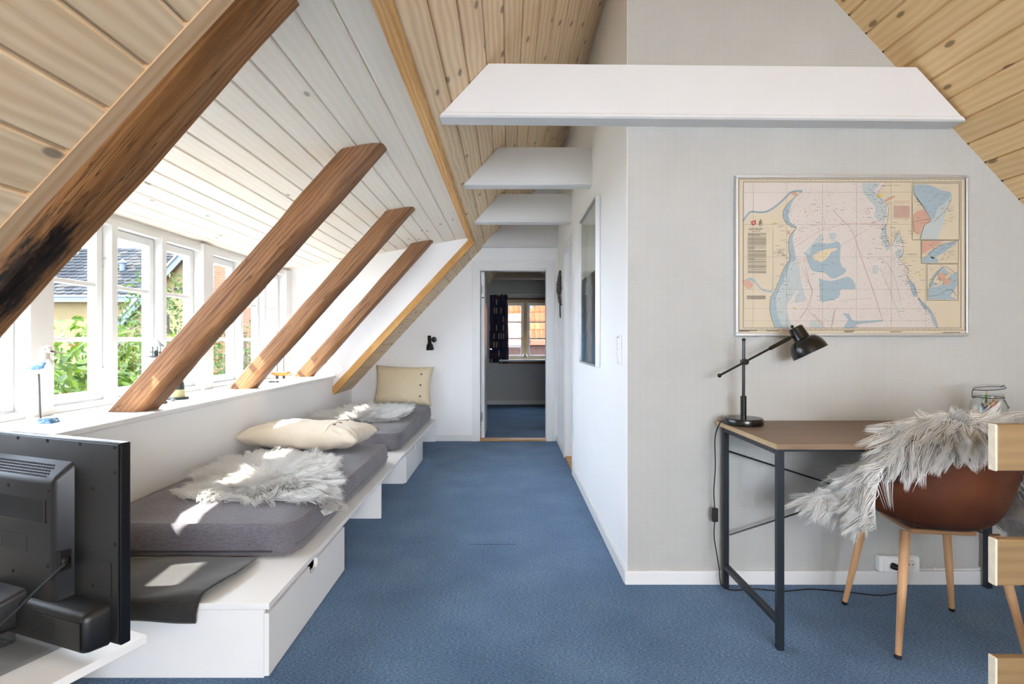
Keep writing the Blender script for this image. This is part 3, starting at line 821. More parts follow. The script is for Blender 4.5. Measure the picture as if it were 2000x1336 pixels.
# ------------------------------------------------------------------ sheepskins: a thin hide with modelled wool strands
def fur(parent, name, P, Nn, flow, length, width, seed, clump=0.55, curl=0.25, K=5, nclump=None, mat='fur', lift=0.5, wild=0.22):
    rng = np.random.default_rng(seed); n = len(P)
    L = length * rng.uniform(0.65, 1.2, (n, 1))
    rnd = rng.normal(0, 1, (n, 3))
    d = Nn * lift + flow + rnd * wild
    d /= np.linalg.norm(d, axis=1, keepdims=True)
    nclump = nclump or max(20, n // 22)
    ci = rng.choice(n, nclump, replace=False)
    own = np.zeros(n, int)
    for s in range(0, n, 2000):
        D = ((P[s:s + 2000, None, :] - P[None, ci, :]) ** 2).sum(2); own[s:s + 2000] = D.argmin(1)
    cd = d[ci][own]; cP = P[ci][own]; cL = L[ci][own]
    cc = rng.normal(0, 1, (nclump, 3)); cc /= np.linalg.norm(cc, axis=1, keepdims=True); cc = cc[own]
    pts = []
    for k_ in range(K):
        t = k_ / (K - 1)
        droop = np.array([0, 0, -1.0]) * (t ** 2) * 0.30
        free = P + d * L * t + flow * L * 0.45 * t * t + droop * L + cc * L * curl * t * t + rnd * L * 0.05 * math.sin(t * 5)
        cl = cP + cd * cL * t + flow * cL * 0.45 * t * t + droop * cL + cc * cL * curl * t * t
        w = clump * t ** 1.2
        pts.append(free * (1 - w) + cl * w)
    pts = np.stack(pts, 1)                                       # n,K,3
    T = np.gradient(pts, axis=1); T /= np.maximum(np.linalg.norm(T, axis=2, keepdims=True), 1e-9)
    ref = rng.normal(0, 1, (n, 1, 3)); A = np.cross(T, ref); A /= np.maximum(np.linalg.norm(A, axis=2, keepdims=True), 1e-9)
    B = np.cross(T, A)
    rad = width * (1 - (np.arange(K) / (K - 1)) ** 1.4 * 0.88)[None, :, None] * rng.uniform(0.7, 1.3, (n, 1, 1))
    V = np.stack([pts + (A * math.cos(a) + B * math.sin(a)) * rad for a in (0, 2.094, 4.189)], 2).reshape(-1, 3)
    base = (np.arange(n) * K * 3)[:, None, None, None]
    kk = (np.arange(K - 1) * 3)[None, :, None, None]
    jj = np.arange(3)
    quad = np.stack([jj, (jj + 1) % 3, (jj + 1) % 3 + 3, jj + 3], 1)[None, None]
    F = (base + kk + quad).reshape(-1, 4)
    o = fast_mesh(name, V, F, M[mat], parent)
    o['kind'] = 'stuff'
    return o

def in_poly(x, y, poly):
    c = False; j = len(poly) - 1
    for i in range(len(poly)):
        xi, yi = poly[i]; xj, yj = poly[j]
        if (yi > y) != (yj > y) and x < (xj - xi) * (y - yi) / (yj - yi) + xi: c = not c
        j = i
    return c
def flat_fleece(label, poly, zf, n, length, seed, flow0, lift=0.42):
    cx = sum(p[0] for p in poly) / len(poly); cy = sum(p[1] for p in poly) / len(poly)
    t = thing('sheepskin', label, 'sheepskin', (cx, cy, zf(cx, cy)), group='white long-wool sheepskins')
    rng = random.Random(seed); P = []
    xs = [p[0] for p in poly]; ys = [p[1] for p in poly]
    while len(P) < n:
        x, y = rng.uniform(min(xs), max(xs)), rng.uniform(min(ys), max(ys))
        if in_poly(x, y, poly): P.append((x, y, zf(x, y) + 0.006))
    P = np.array(P); Nn = np.zeros_like(P); Nn[:, 2] = 1
    out = np.stack([P[:, 0] - cx, P[:, 1] - cy, np.zeros(n)], 1); out /= np.maximum(np.linalg.norm(out, axis=1, keepdims=True), 0.12) 
    flow = 0.55 * out + np.array(flow0)[None]
    fl2 = np.array([[mnoise.noise(Vector((p[0] * 6, p[1] * 6, 2.0 + seed))), mnoise.noise(Vector((p[0] * 6, p[1] * 6, 9.0 + seed))), 0] for p in P])
    flow = flow + fl2 * 0.8
    top = [(x, y, zf(x, y) + 0.007) for x, y in poly]
    # hide: fan of the outline on the mattress
    ring_n = 6; v = []; f = []
    m_ = len(poly)
    for r_ in range(1, ring_n + 1):
        for x, y in poly:
            xx, yy = cx + (x - cx) * r_ / ring_n, cy + (y - cy) * r_ / ring_n
            v.append((xx, yy, zf(xx, yy) + 0.006))
    v.append((cx, cy, zf(cx, cy) + 0.006)); c0 = len(v) - 1
    for i in range(m_): f.append([c0, i, (i + 1) % m_])
    for r_ in range(ring_n - 1):
        for i in range(m_): f.append([r_ * m_ + i, (r_ + 1) * m_ + i, (r_ + 1) * m_ + (i + 1) % m_, r_ * m_ + (i + 1) % m_])
    hd = MB().add(v, f).build('hide', M['fur'], t)
    hd.modifiers.new('thickness', 'SOLIDIFY').thickness = 0.004
    fur(t, 'wool', P, Nn, flow, length, 0.0017, seed, lift=lift)
    return t
def zm1(x, y):
    z = 0.404
    if x > -0.87: z -= (x + 0.87) * 1.6
    return z
def wob(poly, k_=4):
    out = []
    for i, p in enumerate(poly):
        q = poly[(i + 1) % len(poly)]
        for j in range(k_):
            t = j / k_; x = p[0] + (q[0] - p[0]) * t; y = p[1] + (q[1] - p[1]) * t
            out.append((x + 0.03 * mnoise.noise(Vector((x * 8, y * 8, 3))), y + 0.04 * mnoise.noise(Vector((x * 8, y * 8, 7)))))
    return out
poly1 = [(-1.46, 2.48), (-1.15, 2.42), (-0.95, 2.44), (-0.815, 2.46), (-0.86, 2.75), (-0.97, 3.0), (-1.06, 3.22), (-1.26, 3.34), (-1.54, 3.36), (-1.60, 3.1), (-1.57, 2.8)]
flat_fleece('white long-wool sheepskin spread on the nearer mattress', wob(poly1), zm1, 15000, 0.08, 5, (0.25, -0.35, 0), lift=0.6)
poly2 = [(-1.58, 4.60), (-1.28, 4.62), (-1.05, 4.72), (-0.93, 5.05), (-0.93, 5.35), (-1.10, 5.45), (-1.35, 5.40), (-1.50, 5.25), (-1.64, 4.95)]
flat_fleece('white long-wool sheepskin on the far mattress', wob(poly2), lambda x, y: 0.414, 11000, 0.11, 8, (0.1, -0.3, 0.0), lift=1.0)
# ------------------------------------------------------------------ television on its low table (turned 20.7 degrees)
TA = R(-20.7)
TZ = 0.355
tt = thing('television_table', 'low white table under the television', 'table', (-1.29, 1.33, 0), TA)
# corner of the top: right/far at world (-0.936, 1.427)
Wi = wmat(tt).inverted(); cn = Wi @ Vector((-0.936, 1.427, TZ))
tx1, ty1 = cn.x, cn.y; tx0, ty0 = tx1 - 0.70, ty1 - 0.44
MB().box(tx0, tx1, ty0, ty1, TZ - 0.022, TZ, 0.0015).build('table_top', M['laminate'], tt, local=True)
MB().box(tx0 + 0.14, tx0 + 0.16, ty0 + 0.04, ty1 - 0.04, 0, TZ - 0.022).build('side_panel', M['laminate'], tt, local=True)
MB().box(tx1 - 0.32, tx1 - 0.30, ty0 + 0.04, ty1 - 0.04, 0, TZ - 0.022).build('side_panel', M['laminate'], tt, local=True)
MB().box(tx0 + 0.16, tx1 - 0.32, ty0 + 0.20, ty0 + 0.22, 0.05, TZ - 0.022).build('back_panel', M['laminate'], tt, local=True)

Rw = Vector((-0.914, 1.30)); lx = Vector((math.cos(TA), math.sin(TA)))
HW = 0.365
tc = Rw - lx * HW
tv = thing('television', 'black flat television seen from behind on the low white table', 'television', (tc.x, tc.y, TZ), TA)
H0, H1 = 0.041, 0.520
L = dict(local=True)
MB().box(-HW, HW, 0.0, 0.024, H0, H1, 0.003).build('screen_bezel', M['tv_dark'], tv, **L)
MB().box(-HW + 0.004, HW - 0.004, -0.004, 0.0, H0 + 0.004, H1 - 0.004, 0.0015).build('back_plate', M['tv'], tv, **L)
MB().box(-HW + 0.02, HW - 0.02, 0.024, 0.0246, H0 + 0.03, H1 - 0.02).build('screen', plain('dark_screen', (8, 9, 11), 0.08, var=0.0), tv, **L)
# upper housing with sloped flanks
fx, fz0, fz1 = 0.185, 0.145, 0.452; o_ = -0.040
def frustum(mb, x0, x1, z0, z1, yb, yf, inx, inzt, inzb=0.0, rc=0.0):
    v = [(x0, yb, z0), (x1, yb, z0), (x1, yb, z1), (x0, yb, z1), (x0 + inx, yf, z0 + inzb), (x1 - inx, yf, z0 + inzb), (x1 - inx, yf, z1 - inzt), (x0 + inx, yf, z1 - inzt)]
    bm = bmesh.new(); bv = [bm.verts.new(p) for p in v]
    for q in [(0,1,2,3),(7,6,5,4),(0,4,5,1),(1,5,6,2),(2,6,7,3),(3,7,4,0)]: bm.faces.new([bv[i] for i in q])
    bmesh.ops.recalc_face_normals(bm, faces=bm.faces)
    if rc: bmesh.ops.bevel(bm, geom=[e for e in bm.edges if not (abs(e.verts[0].co.y - yb) < 1e-5 and abs(e.verts[1].co.y - yb) < 1e-5)], offset=rc, segments=3, affect='EDGES', profile=0.5)
    mb.bm(bm); return mb
hs = frustum(MB(), -0.205, 0.205, 0.10, fz1 + 0.012, -0.004, o_, 0.020, 0.040, 0, 0.012).build('housing', M['tv'], tv, smooth=50, **L)
lowr = frustum(MB(), -0.335, 0.335, H0 - 0.006, 0.138, -0.004, -0.058, 0.012, 0.012, 0, 0.018).build('lower_housing', M['tv'], tv, smooth=50, **L)
M['vent'] = plain('vent_black', (6, 6, 6), 0.8, var=0.0)
def vents(parent, x0, x1, nx, z0, z1, nz, ypos, slope=0.0, w=0.0035, h=0.0022, name='vent_slot'):
    """small dark slots let into a grille plate; rows are staggered"""
    mb = MB()
    for j in range(nz):
        for i in range(nx):
            x = x0 + (x1 - x0) * (i + (0.5 if j % 2 else 0.0)) / nx; z = z0 + (z1 - z0) * (j + 0.5) / nz
            y = ypos + slope * (z - z0) - 0.0008
            n_ = 6; pts = [(x + w * math.cos(2 * math.pi * q / n_), y + slope * h * math.sin(2 * math.pi * q / n_), z + h * math.sin(2 * math.pi * q / n_)) for q in range(n_)]
            mb.add(pts, [list(range(n_))])
    o = mb.build(name, M['vent'], parent, local=True, fix=False); o['kind'] = 'stuff'; return o
g = MB(); g.box(-0.172, 0.158, o_ - 0.0015, o_ + 0.001, 0.322, 0.376); gp = g.build('vent_grille', M['tv'], tv, **L)
vents(gp, -0.168, 0.154, 34, 0.325, 0.373, 9, o_ - 0.0016, w=0.0036, h=0.0019)
MB().box(-0.172, 0.160, o_ - 0.003, o_, 0.319, 0.3215).build('vent_rim', M['tv'], tv, **L)
# the sloping top grille lies between the housing's face and the back plate
sl = (0.036) / 0.040
gz0, gz1 = fz1 + 0.012 - 0.036, fz1 + 0.012 - 0.008
vents(hs, -0.170, 0.155, 30, gz0, gz1, 5, o_ + 0.0035 - 0.0008, slope=sl, w=0.0036, h=0.0022)
MB().box(0.05, 0.315, -0.0600, -0.058, H0 + 0.006, 0.112).build('vent_grille', M['tv'], tv, **L)
vents(tv, 0.055, 0.230, 20, H0 + 0.014, 0.108, 7, -0.0602, w=0.0032, h=0.0026)
sc_ = MB()
for x, z, y in [(-0.30, 0.509, -0.004), (-0.16, 0.509, -0.004), (-0.02, 0.509, -0.004), (0.10, 0.509, -0.004), (0.225, 0.509, -0.004), (0.348, 0.509, -0.004), (0.272, 0.405, -0.004), (0.272, 0.17, -0.004),
                (0.166, 0.398, o_), (0.010, 0.398, o_), (0.03, 0.185, o_), (0.166, 0.215, o_), (0.350, 0.45, -0.004), (0.350, 0.28, -0.004)]:
    MB().lathe([(0.0, 0.0), (0.0032, 0.0), (0.0042, 0.0014), (0.0042, 0.002), (0.0, 0.002)], (x, y - 0.0018, z), (0, 1, 0), 10).build('screw', M['vent'], tv, smooth=True, **L)
MB().box(0.305, 0.338, -0.0052, -0.004, 0.15, 0.235).build('cover_plate', M['tv'], tv, **L)
MB().box(-0.02, 0.085, o_ - 0.0006, o_, 0.240, 0.282).build('rating_label', plain('label_grey', (22, 22, 22), 0.5, var=0.02), tv, **L)
# power socket on the housing's flank, plug and cable
MB().box(0.186, 0.203, -0.034, -0.010, 0.205, 0.252).build('socket_recess', M['vent'], tv, **L)
plug = MB(); plug.tube([(0.190, -0.022, 0.232), (0.206, -0.024, 0.232), (0.214, -0.030, 0.224)], [0.009, 0.0085, 0.006], 10); plug.build('plug', M['black_rubber'], tv, smooth=True, **L)
cable = spline([(0.214, -0.030, 0.224), (0.205, -0.075, 0.19), (0.16, -0.125, 0.12), (0.10, -0.18, 0.055), (0.02, -0.25, 0.010), (-0.08, -0.30, 0.006), (-0.2, -0.32, 0.006)], 8)
MB().tube(cable, 0.0036, 8).build('cable', M['black_rubber'], tv, smooth=True, **L)
# foot: plastic neck cover, clear neck, glass plate
frustum(MB(), -0.075, 0.085, 0.055, 0.148, o_, -0.100, 0.014, 0.02, 0.0, 0.01).build('neck_cover', M['tv'], tv, smooth=50, **L)
MB().box(-0.045, 0.055, -0.085, -0.045, 0.012, 0.055, 0.006).build('neck', M['acrylic'], tv, **L)
MB().box(-0.225, 0.165, -0.150, 0.085, 0.001, 0.012, 0.003).build('glass_base', M['acrylic'], tv, **L)

# ------------------------------------------------------------------ things on the sill
t = thing('shorebird_figure', 'carved blue and white shorebird on a rod standing on the sill', 'figurine', (-1.975, 2.328, ZS))
c0 = Vector((-1.975, 2.328, ZS))
wp = plain('chalky_white_paint', (232, 228, 220), 0.7, var=0.06, vscale=40)
k = N('blue_feather_paint'); co = k.coord(); nz = k.noise(k.vscale(co, (60, 60, 110)), 1.0, 4, 0.7)
k.base(k.ramp(nz, [(0.3, srgb(44, 84, 122)), (0.55, srgb(86, 128, 164)), (0.68, srgb(206, 218, 226))])); k.rough(0.6); bluep = k.m
def loft(mb, secs, n=16):
    """secs: (centre, ry, rz, tangent up axis) ellipses stacked along x"""
    v = []; f = []
    for c, ry, rz in secs:
        for j in range(n):
            a = 2 * math.pi * j / n; v.append(Vector((c[0], c[1] + ry * math.cos(a), c[2] + rz * math.sin(a))))
    for i in range(len(secs) - 1):
        for j in range(n): f.append([i*n + j, i*n + (j+1) % n, (i+1)*n + (j+1) % n, (i+1)*n + j])
    f += [list(range(n)), list(range((len(secs)-1)*n, len(secs)*n))[::-1]]
    return mb.add(v, f)
zb = ZS + 0.232; bx = c0.x
body = [((bx - 0.088 + 0.0, c0.y, zb - 0.006), 0.001, 0.001), ((bx - 0.07, c0.y, zb - 0.004), 0.008, 0.008), ((bx - 0.045, c0.y, zb + 0.002), 0.018, 0.020), ((bx - 0.015, c0.y, zb + 0.007), 0.025, 0.031),
        ((bx + 0.015, c0.y, zb + 0.008), 0.026, 0.034), ((bx + 0.035, c0.y, zb + 0.010), 0.022, 0.030), ((bx + 0.046, c0.y, zb + 0.014), 0.015, 0.020), ((bx + 0.052, c0.y, zb + 0.016), 0.004, 0.006)]
loft(MB(), body).build('body', wp, t, smooth=60)
for s_ in (-1, 1):
    loft(MB(), [((p[0] * 0.93 + (bx) * 0.07 - 0.002, c0.y + s_ * ry * 0.42, p[2] + 0.003), ry * 0.72, rz * 0.72) for p, ry, rz in body[1:-1]]).build('wing', bluep, t, smooth=60)
MB().tube(spline([(bx + 0.012, c0.y, zb + 0.028), (bx + 0.014, c0.y, zb + 0.050), (bx + 0.013, c0.y, zb + 0.066), (bx + 0.020, c0.y, zb + 0.078), (bx + 0.032, c0.y, zb + 0.078), (bx + 0.042, c0.y, zb + 0.071)], 4),
          [0.024]*3 + [0.020]*4 + [0.0165]*4 + [0.0165]*4 + [0.0155]*3 + [0.012]*2 + [0.008], 14).build('head', wp, t, smooth=60)
MB().tube([(bx + 0.040, c0.y, zb + 0.072), (bx + 0.065, c0.y, zb + 0.067), (bx + 0.096, c0.y, zb + 0.062)], [0.0045, 0.0032, 0.0012], 8).build('beak', plain('dark_beak', (66, 44, 40), 0.5), t, smooth=True)
for s_ in (-1, 1): MB().ball((bx + 0.030, c0.y + s_ * 0.0155, zb + 0.080), 0.0022, 8).build('eye', M['black_gloss'], t, smooth=True)
MB().tube([(bx - 0.003, c0.y, ZS + 0.018), (bx - 0.010, c0.y, zb - 0.018)], 0.0042, 8).build('rod', plain('grey_rod', (92, 90, 88), 0.5), t, smooth=True)
MB().prism([(bx - 0.066, ZS + 0.0005), (bx + 0.062, ZS + 0.0005), (bx + 0.052, ZS + 0.019), (bx - 0.056, ZS + 0.019)], 'y', c0.y - 0.024, c0.y + 0.024).build('base', wp, t)
MB().prism([(bx + 0.006, ZS + 0.0008), (bx + 0.0625, ZS + 0.0008), (bx + 0.0525, ZS + 0.0195), (bx + 0.006, ZS + 0.0195)], 'y', c0.y - 0.0245, c0.y + 0.0245).build('blue_base_end', bluep, t)

grn = plain('grey_green_tin', (150, 164, 162), 0.5, var=0.06); dgr = plain('dark_grey_tin', (66, 72, 76), 0.5); ylw = plain('pale_yellow_tin', (216, 208, 156), 0.5); wht = plain('white_tin', (236, 236, 232), 0.4)
def lighthouse(label, x, y, h_gal, r0, r1, bands, roofc):
    t = thing('lighthouse_model', label, 'lighthouse model', (x, y, ZS))
    MB().lathe([(r0 + 0.018, 0.0005), (r0 + 0.020, 0.006), (r0 + 0.016, 0.014), (r0 + 0.002, 0.014)], (x, y, ZS), sides=28).build('base', dgr, t, smooth=True)
    nb = len(bands); z = 0.014
    for i, mt_ in enumerate(bands):
        za, zb_ = 0.014 + (h_gal - 0.014) * i / nb, 0.014 + (h_gal - 0.014) * (i + 1) / nb
        ra, rb = r0 + (r1 - r0) * i / nb, r0 + (r1 - r0) * (i + 1) / nb
        MB().lathe([(ra, za), (rb, zb_)], (x, y, ZS), sides=28).build('tower_band', mt_, t, smooth=True)
    MB().lathe([(r1, h_gal), (r1 + 0.022, h_gal + 0.004), (r1 + 0.022, h_gal + 0.010), (0.0, h_gal + 0.010)], (x, y, ZS), sides=28).build('gallery', dgr, t, smooth=True)
    for i in range(8):
        a = 2 * math.pi * i / 8 + 0.2
        MB().tube([(x + (r1 + 0.019) * math.cos(a), y + (r1 + 0.019) * math.sin(a), ZS + h_gal + 0.01), (x + (r1 + 0.019) * math.cos(a), y + (r1 + 0.019) * math.sin(a), ZS + h_gal + 0.03)], 0.0016, 6).build('railing_post', dgr, t)
    MB().lathe([(r1 + 0.0175, h_gal + 0.029), (r1 + 0.0205, h_gal + 0.029), (r1 + 0.0205, h_gal + 0.032), (r1 + 0.0175, h_gal + 0.032)], (x, y, ZS), sides=24, closed=True).build('railing', dgr, t)
    for i in range(5):
        a = 2 * math.pi * i / 5 + 0.6
        MB().tube([(x + r1 * 0.9 * math.cos(a), y + r1 * 0.9 * math.sin(a), ZS + h_gal + 0.01), (x + r1 * 0.9 * math.cos(a), y + r1 * 0.9 * math.sin(a), ZS + h_gal + 0.064)], 0.0024, 6).build('lantern_post', dgr, t)
    MB().lathe([(0.0, h_gal + 0.01), (0.010, h_gal + 0.012), (0.012, h_gal + 0.03), (0.006, h_gal + 0.04), (0.0, h_gal + 0.042)], (x, y, ZS), sides=14).build('lamp', dgr, t, smooth=True)
    MB().lathe([(0.0, h_gal + 0.062), (r1 + 0.018, h_gal + 0.062), (r1 + 0.016, h_gal + 0.066), (0.003, h_gal + 0.104), (0.0, h_gal + 0.106)], (x, y, ZS), sides=24).build('roof', roofc, t, smooth=True)
    return t
lighthouse('tin lighthouse with a grey green cone roof behind the second rafter', -1.930, 3.02, 0.253, 0.034, 0.022, (wht, wht, wht), grn)
lighthouse('lighthouse model with black and pale yellow bands under the second rafter', -1.957, 3.257, 0.190, 0.042, 0.026, (ylw, dgr, ylw, dgr), dgr)
o = MB().ball((-1.905, 3.13, ZS + 0.010), 0.011, 12, (1.25, 1.1, 0.9)).build('pebble', plain('grey_pebble', (150, 150, 144), 0.7, var=0.2, vscale=60), smooth=True)
tag(o, 'small grey pebble beside the banded lighthouse', 'stone')
# ship model
t = thing('ship_model', 'small sailing ship model with an orange hull by the last window', 'ship model', (-2.045, 4.95, ZS))
sx0, sy0 = -2.045, 4.95
org = plain('orange_hull', (206, 118, 46), 0.4)
hullp = [((sx0 - 0.085, sy0, ZS + 0.052), 0.002, 0.006), ((sx0 - 0.06, sy0, ZS + 0.045), 0.014, 0.016), ((sx0 - 0.02, sy0, ZS + 0.042), 0.020, 0.019), ((sx0 + 0.03, sy0, ZS + 0.042), 0.020, 0.019), ((sx0 + 0.065, sy0, ZS + 0.047), 0.013, 0.016), ((sx0 + 0.085, sy0, ZS + 0.056), 0.002, 0.005)]
loft(MB(), hullp).build('hull', org, t, smooth=60)
MB().box(sx0 - 0.06, sx0 + 0.06, sy0 - 0.011, sy0 + 0.011, ZS + 0.058, ZS + 0.063).build('deck', wht, t)
MB().box(sx0 - 0.035, sx0 - 0.025, sy0 - 0.02, sy0 + 0.02, ZS + 0.0005, ZS + 0.028).build('cradle', M['black_metal'], t)
MB().box(sx0 + 0.025, sx0 + 0.035, sy0 - 0.02, sy0 + 0.02, ZS + 0.0005, ZS + 0.028).build('cradle', M['black_metal'], t)
dk = plain('dark_mast', (84, 58, 40), 0.6)
for mx_, hh in ((-0.03, 0.44), (0.03, 0.48)):
    MB().tube([(sx0 + mx_, sy0, ZS + 0.055), (sx0 + mx_, sy0, ZS + hh)], [0.004, 0.002], 8).build('mast', dk, t, smooth=True)
    MB().tube([(sx0 + mx_, sy0, ZS + hh), (sx0 + mx_ - 0.05, sy0, ZS + 0.07)], 0.0012, 5).build('stay', dk, t)
    sv = [(sx0 + mx_ + 0.004, sy0, ZS + 0.10), (sx0 + mx_ + 0.045, sy0 + 0.006, ZS + 0.10), (sx0 + mx_ + 0.004, sy0, ZS + hh * 0.62)]
    so2 = MB().add(sv, [[0, 1, 2]]).build('sail', plain('cream_sail', (236, 228, 206), 0.8), t); so2.modifiers.new('thickness', 'SOLIDIFY').thickness = 0.0015
o = MB().box(-1.955, -1.885, 4.49, 4.535, ZS + 0.0004, ZS + 0.014, 0.003).build('flat_case', plain('dark_case', (70, 68, 66), 0.5)); tag(o, 'small dark flat case on the sill in front of the ship', 'case')

# ------------------------------------------------------------------ desk and what stands on it
dz = 0.75; DKX0, DKX1, DKY0, DKY1 = 0.950, 2.20, 1.945, 2.512
t = thing('desk', 'desk with brown oak top and thin dark metal legs under the sea chart', 'desk', (1.57, 2.23, 0))
MB().box(DKX0, DKX1, DKY0, DKY1, dz - 0.020, dz, 0.0015).build('desk_top', M['oak_top'], t, M=frame_M(Vector((DKX0, DKY0, dz)), Vector((1, 0, 0)), EY, Vector((0, 0, 1))))
MB().box(DKX0 - 0.0012, DKX0, DKY0 + 0.001, DKY1 - 0.001, dz - 0.019, dz - 0.001).build('edge_band', M['oak_edge'], t)
LXa, LXb, LYa, LYb, lw = 0.982, 2.165, 1.99, 2.485, 0.0125
for x in (LXa, LXb):
    for y in (LYa, LYb): MB().box(x - lw, x + lw, y - lw, y + lw, 0.0, dz - 0.021, 0.003).build('leg', M['navy_metal'], t)
for x in (LXa, LXb):
    MB().box(x - lw * 0.9, x + lw * 0.9, LYa + lw, LYb - lw, 0.085, 0.110, 0.003).build('side_rail', M['navy_metal'], t)
    MB().box(x - lw, x + lw, LYa + lw, LYb - lw, dz - 0.046, dz - 0.021, 0.002).build('top_rail', M['navy_metal'], t)
for y in (LYa, LYb): MB().box(LXa + lw, LXb - lw, y - lw, y + lw, dz - 0.046 + (0.013 if y < 2.2 else 0), dz - 0.021, 0.002).build('top_rail', M['navy_metal'], t)
MB().tube([(LXa + 0.01, LYb - 0.014, 0.618), (LXb - 0.01, LYb - 0.014, 0.245)], 0.0038, 8).build('cross_wire', M['black_metal'], t)
MB().tube([(LXa + 0.01, LYb - 0.021, 0.245), (LXb - 0.01, LYb - 0.021, 0.618)], 0.0038, 8).build('cross_wire', M['black_metal'], t)

lx0, ly0 = 1.025, 2.395
t = thing('desk_lamp', 'black adjustable desk lamp with dome shade', 'lamp', (lx0, ly0, dz))
MB().lathe([(0.0, 0.0003), (0.080, 0.0003), (0.081, 0.003), (0.081, 0.024), (0.078, 0.030), (0.0, 0.031)], (lx0, ly0, dz), sides=40).build('base', M['black_gloss'], t, smooth=35)
MB().lathe([(0.0125, 0.030), (0.0125, 0.122), (0.010, 0.125)], (lx0, ly0, dz), sides=16).build('sleeve', M['black_gloss'], t, smooth=35)
MB().tube([(lx0, ly0, dz + 0.12), (lx0 + 0.001, ly0, dz + 0.365)], 0.0065, 12).build('pole', M['black_gloss'], t, smooth=35)
MB().ball((lx0 + 0.001, ly0, dz + 0.368), 0.0085, 12).build('pole_knob', M['black_gloss'], t, smooth=True)
pa, pb = Vector((0.915, 2.380, 0.964)), Vector((1.226, 2.380, 1.130))
MB().tube([pa, pb], 0.0048, 10).build('arm', M['black_gloss'], t, smooth=35)
MB().ball(pa, 0.009, 12).build('arm_knob', M['black_gloss'], t, smooth=True)
MB().tube([pb.lerp(pa, 0.30), pb.lerp(pa, 0.02)], [0.0085, 0.0085], 10).build('arm_sleeve', M['black_gloss'], t, smooth=35)
pv = pa.lerp(pb, (lx0 - pa.x) / (pb.x - pa.x))
MB().lathe([(0.0, -0.016), (0.013, -0.016), (0.014, 0.0), (0.013, 0.016), (0.0, 0.016)], (lx0 + 0.002, ly0 - 0.006, pv.z), (0, 1, 0), 16).build('joint', M['black_gloss'], t, smooth=35)
ax = Vector((0.41, -0.24, -0.88)).normalized(); top = Vector((1.244, 2.385, 1.172))
# neck cap then dome; profile along the shade's axis
cap = [(0.0, 0.0), (0.026, 0.0), (0.030, 0.004), (0.033, 0.055), (0.034, 0.058)]
MB().lathe(cap, top, ax, 28).build('shade_cap', M['black_gloss'], t, smooth=35)
dome = [(0.034, 0.056)] + [(0.034 + (0.074 - 0.034) * math.sin(R(a)) , 0.056 + 0.070 * (1 - math.cos(R(a)))) for a in (8, 18, 28, 38, 48, 58, 68, 78, 90)]
inner = [(r - 0.002, h_) for r, h_ in dome][::-1]
MB().lathe(dome + inner, top, ax, 40, closed=True).build('shade', M['black_gloss'], t, smooth=50)
MB().lathe([(r - 0.0028, h_ + 0.0005) for r, h_ in dome] , top, ax, 40).build('shade_lining', M['white_inside'], t, smooth=50)
MB().ball(top + Vector((-0.012, 0, 0.004)), 0.007, 10).build('cap_knob', M['black_gloss'], t, smooth=True)
MB().tube([pb, top + ax * 0.03], 0.006, 8).build('elbow', M['black_gloss'], t, smooth=True)
# lamp lead: down by the desk leg, a switch, along the floor to the socket
SKX, SKZ = 1.745, 0.099
lead = spline([(lx0 - 0.079, ly0 + 0.01, dz + 0.012), (0.938, 2.43, dz + 0.004), (0.930, 2.47, 0.68), (0.933, 2.475, 0.55), (0.926, 2.475, 0.44), (0.930, 2.475, 0.36)], 8)
MB().tube(lead, 0.0026, 7).build('lead', M['black_rubber'], t, smooth=True)
MB().box(0.918, 0.944, 2.466, 2.484, 0.300, 0.362, 0.005).build('lead_switch', M['black_rubber'], t)
lead = spline([(0.930, 2.475, 0.302), (0.927, 2.475, 0.24), (0.935, 2.475, 0.18), (0.950, 2.475, 0.09), (0.958, 2.47, 0.02), (1.0, 2.45, 0.004), (1.10, 2.462, 0.004), (1.22, 2.44, 0.004), (1.36, 2.46, 0.004), (1.50, 2.43, 0.004), (1.63, 2.40, 0.004), (1.74, 2.43, 0.012), (1.768, 2.45, 0.05), (1.765, 2.455, 0.085), (SKX + 0.008, 2.455, SKZ)], 8)
MB().tube(lead, 0.0026, 7).build('lead', M['black_rubber'], t, smooth=True)
MB().tube([(SKX + 0.012, 2.450, SKZ - 0.004), (SKX - 0.006, 2.468, SKZ), (SKX - 0.012, 2.480, SKZ + 0.001)], [0.008, 0.014, 0.015], 12).build('plug', M['black_rubber'], t, smooth=True)

# socket strip on the baseboard
t = thing('wall_socket', 'white double wall socket on the baseboard under the desk', 'socket', (1.772, YM, 0.064))
bx0, bx1, bz0, bz1 = 1.681, 1.862, 0.0645, 0.138
MB().box(bx0, bx1, YM - 0.036, YM - 0.0005, bz0, bz1, 0.006).build('box', M['white_plastic'], t)
MB().box(bx0 + 0.018, bx1 - 0.004, YM - 0.0415, YM - 0.036, bz0 + 0.004, bz1 - 0.004, 0.003).build('face_plate', M['white_plastic'], t)
for cx_ in (SKX - 0.008, SKX + 0.072):
    MB().lathe([(0.0, -0.001), (0.021, -0.001), (0.023, -0.003), (0.025, 0.0), (0.025, 0.002)], (cx_, YM - 0.0425, (bz0 + bz1) / 2), (0, 1, 0), 28).build('outlet', M['white_plastic'], t, smooth=35)
    for q in (-0.008, 0.008):
        MB().lathe([(0.0, 0.0), (0.0027, 0.0), (0.0027, 0.001), (0.0, 0.001)], (cx_ + q, YM - 0.0442, (bz0 + bz1) / 2 + 0.004), (0, 1, 0), 10).build('pin_hole', M['vent'], t)
t = thing('wall_cable', 'thin white cable clipped along the baseboard right of the socket', 'cable', (2.1, YM, 0.066))
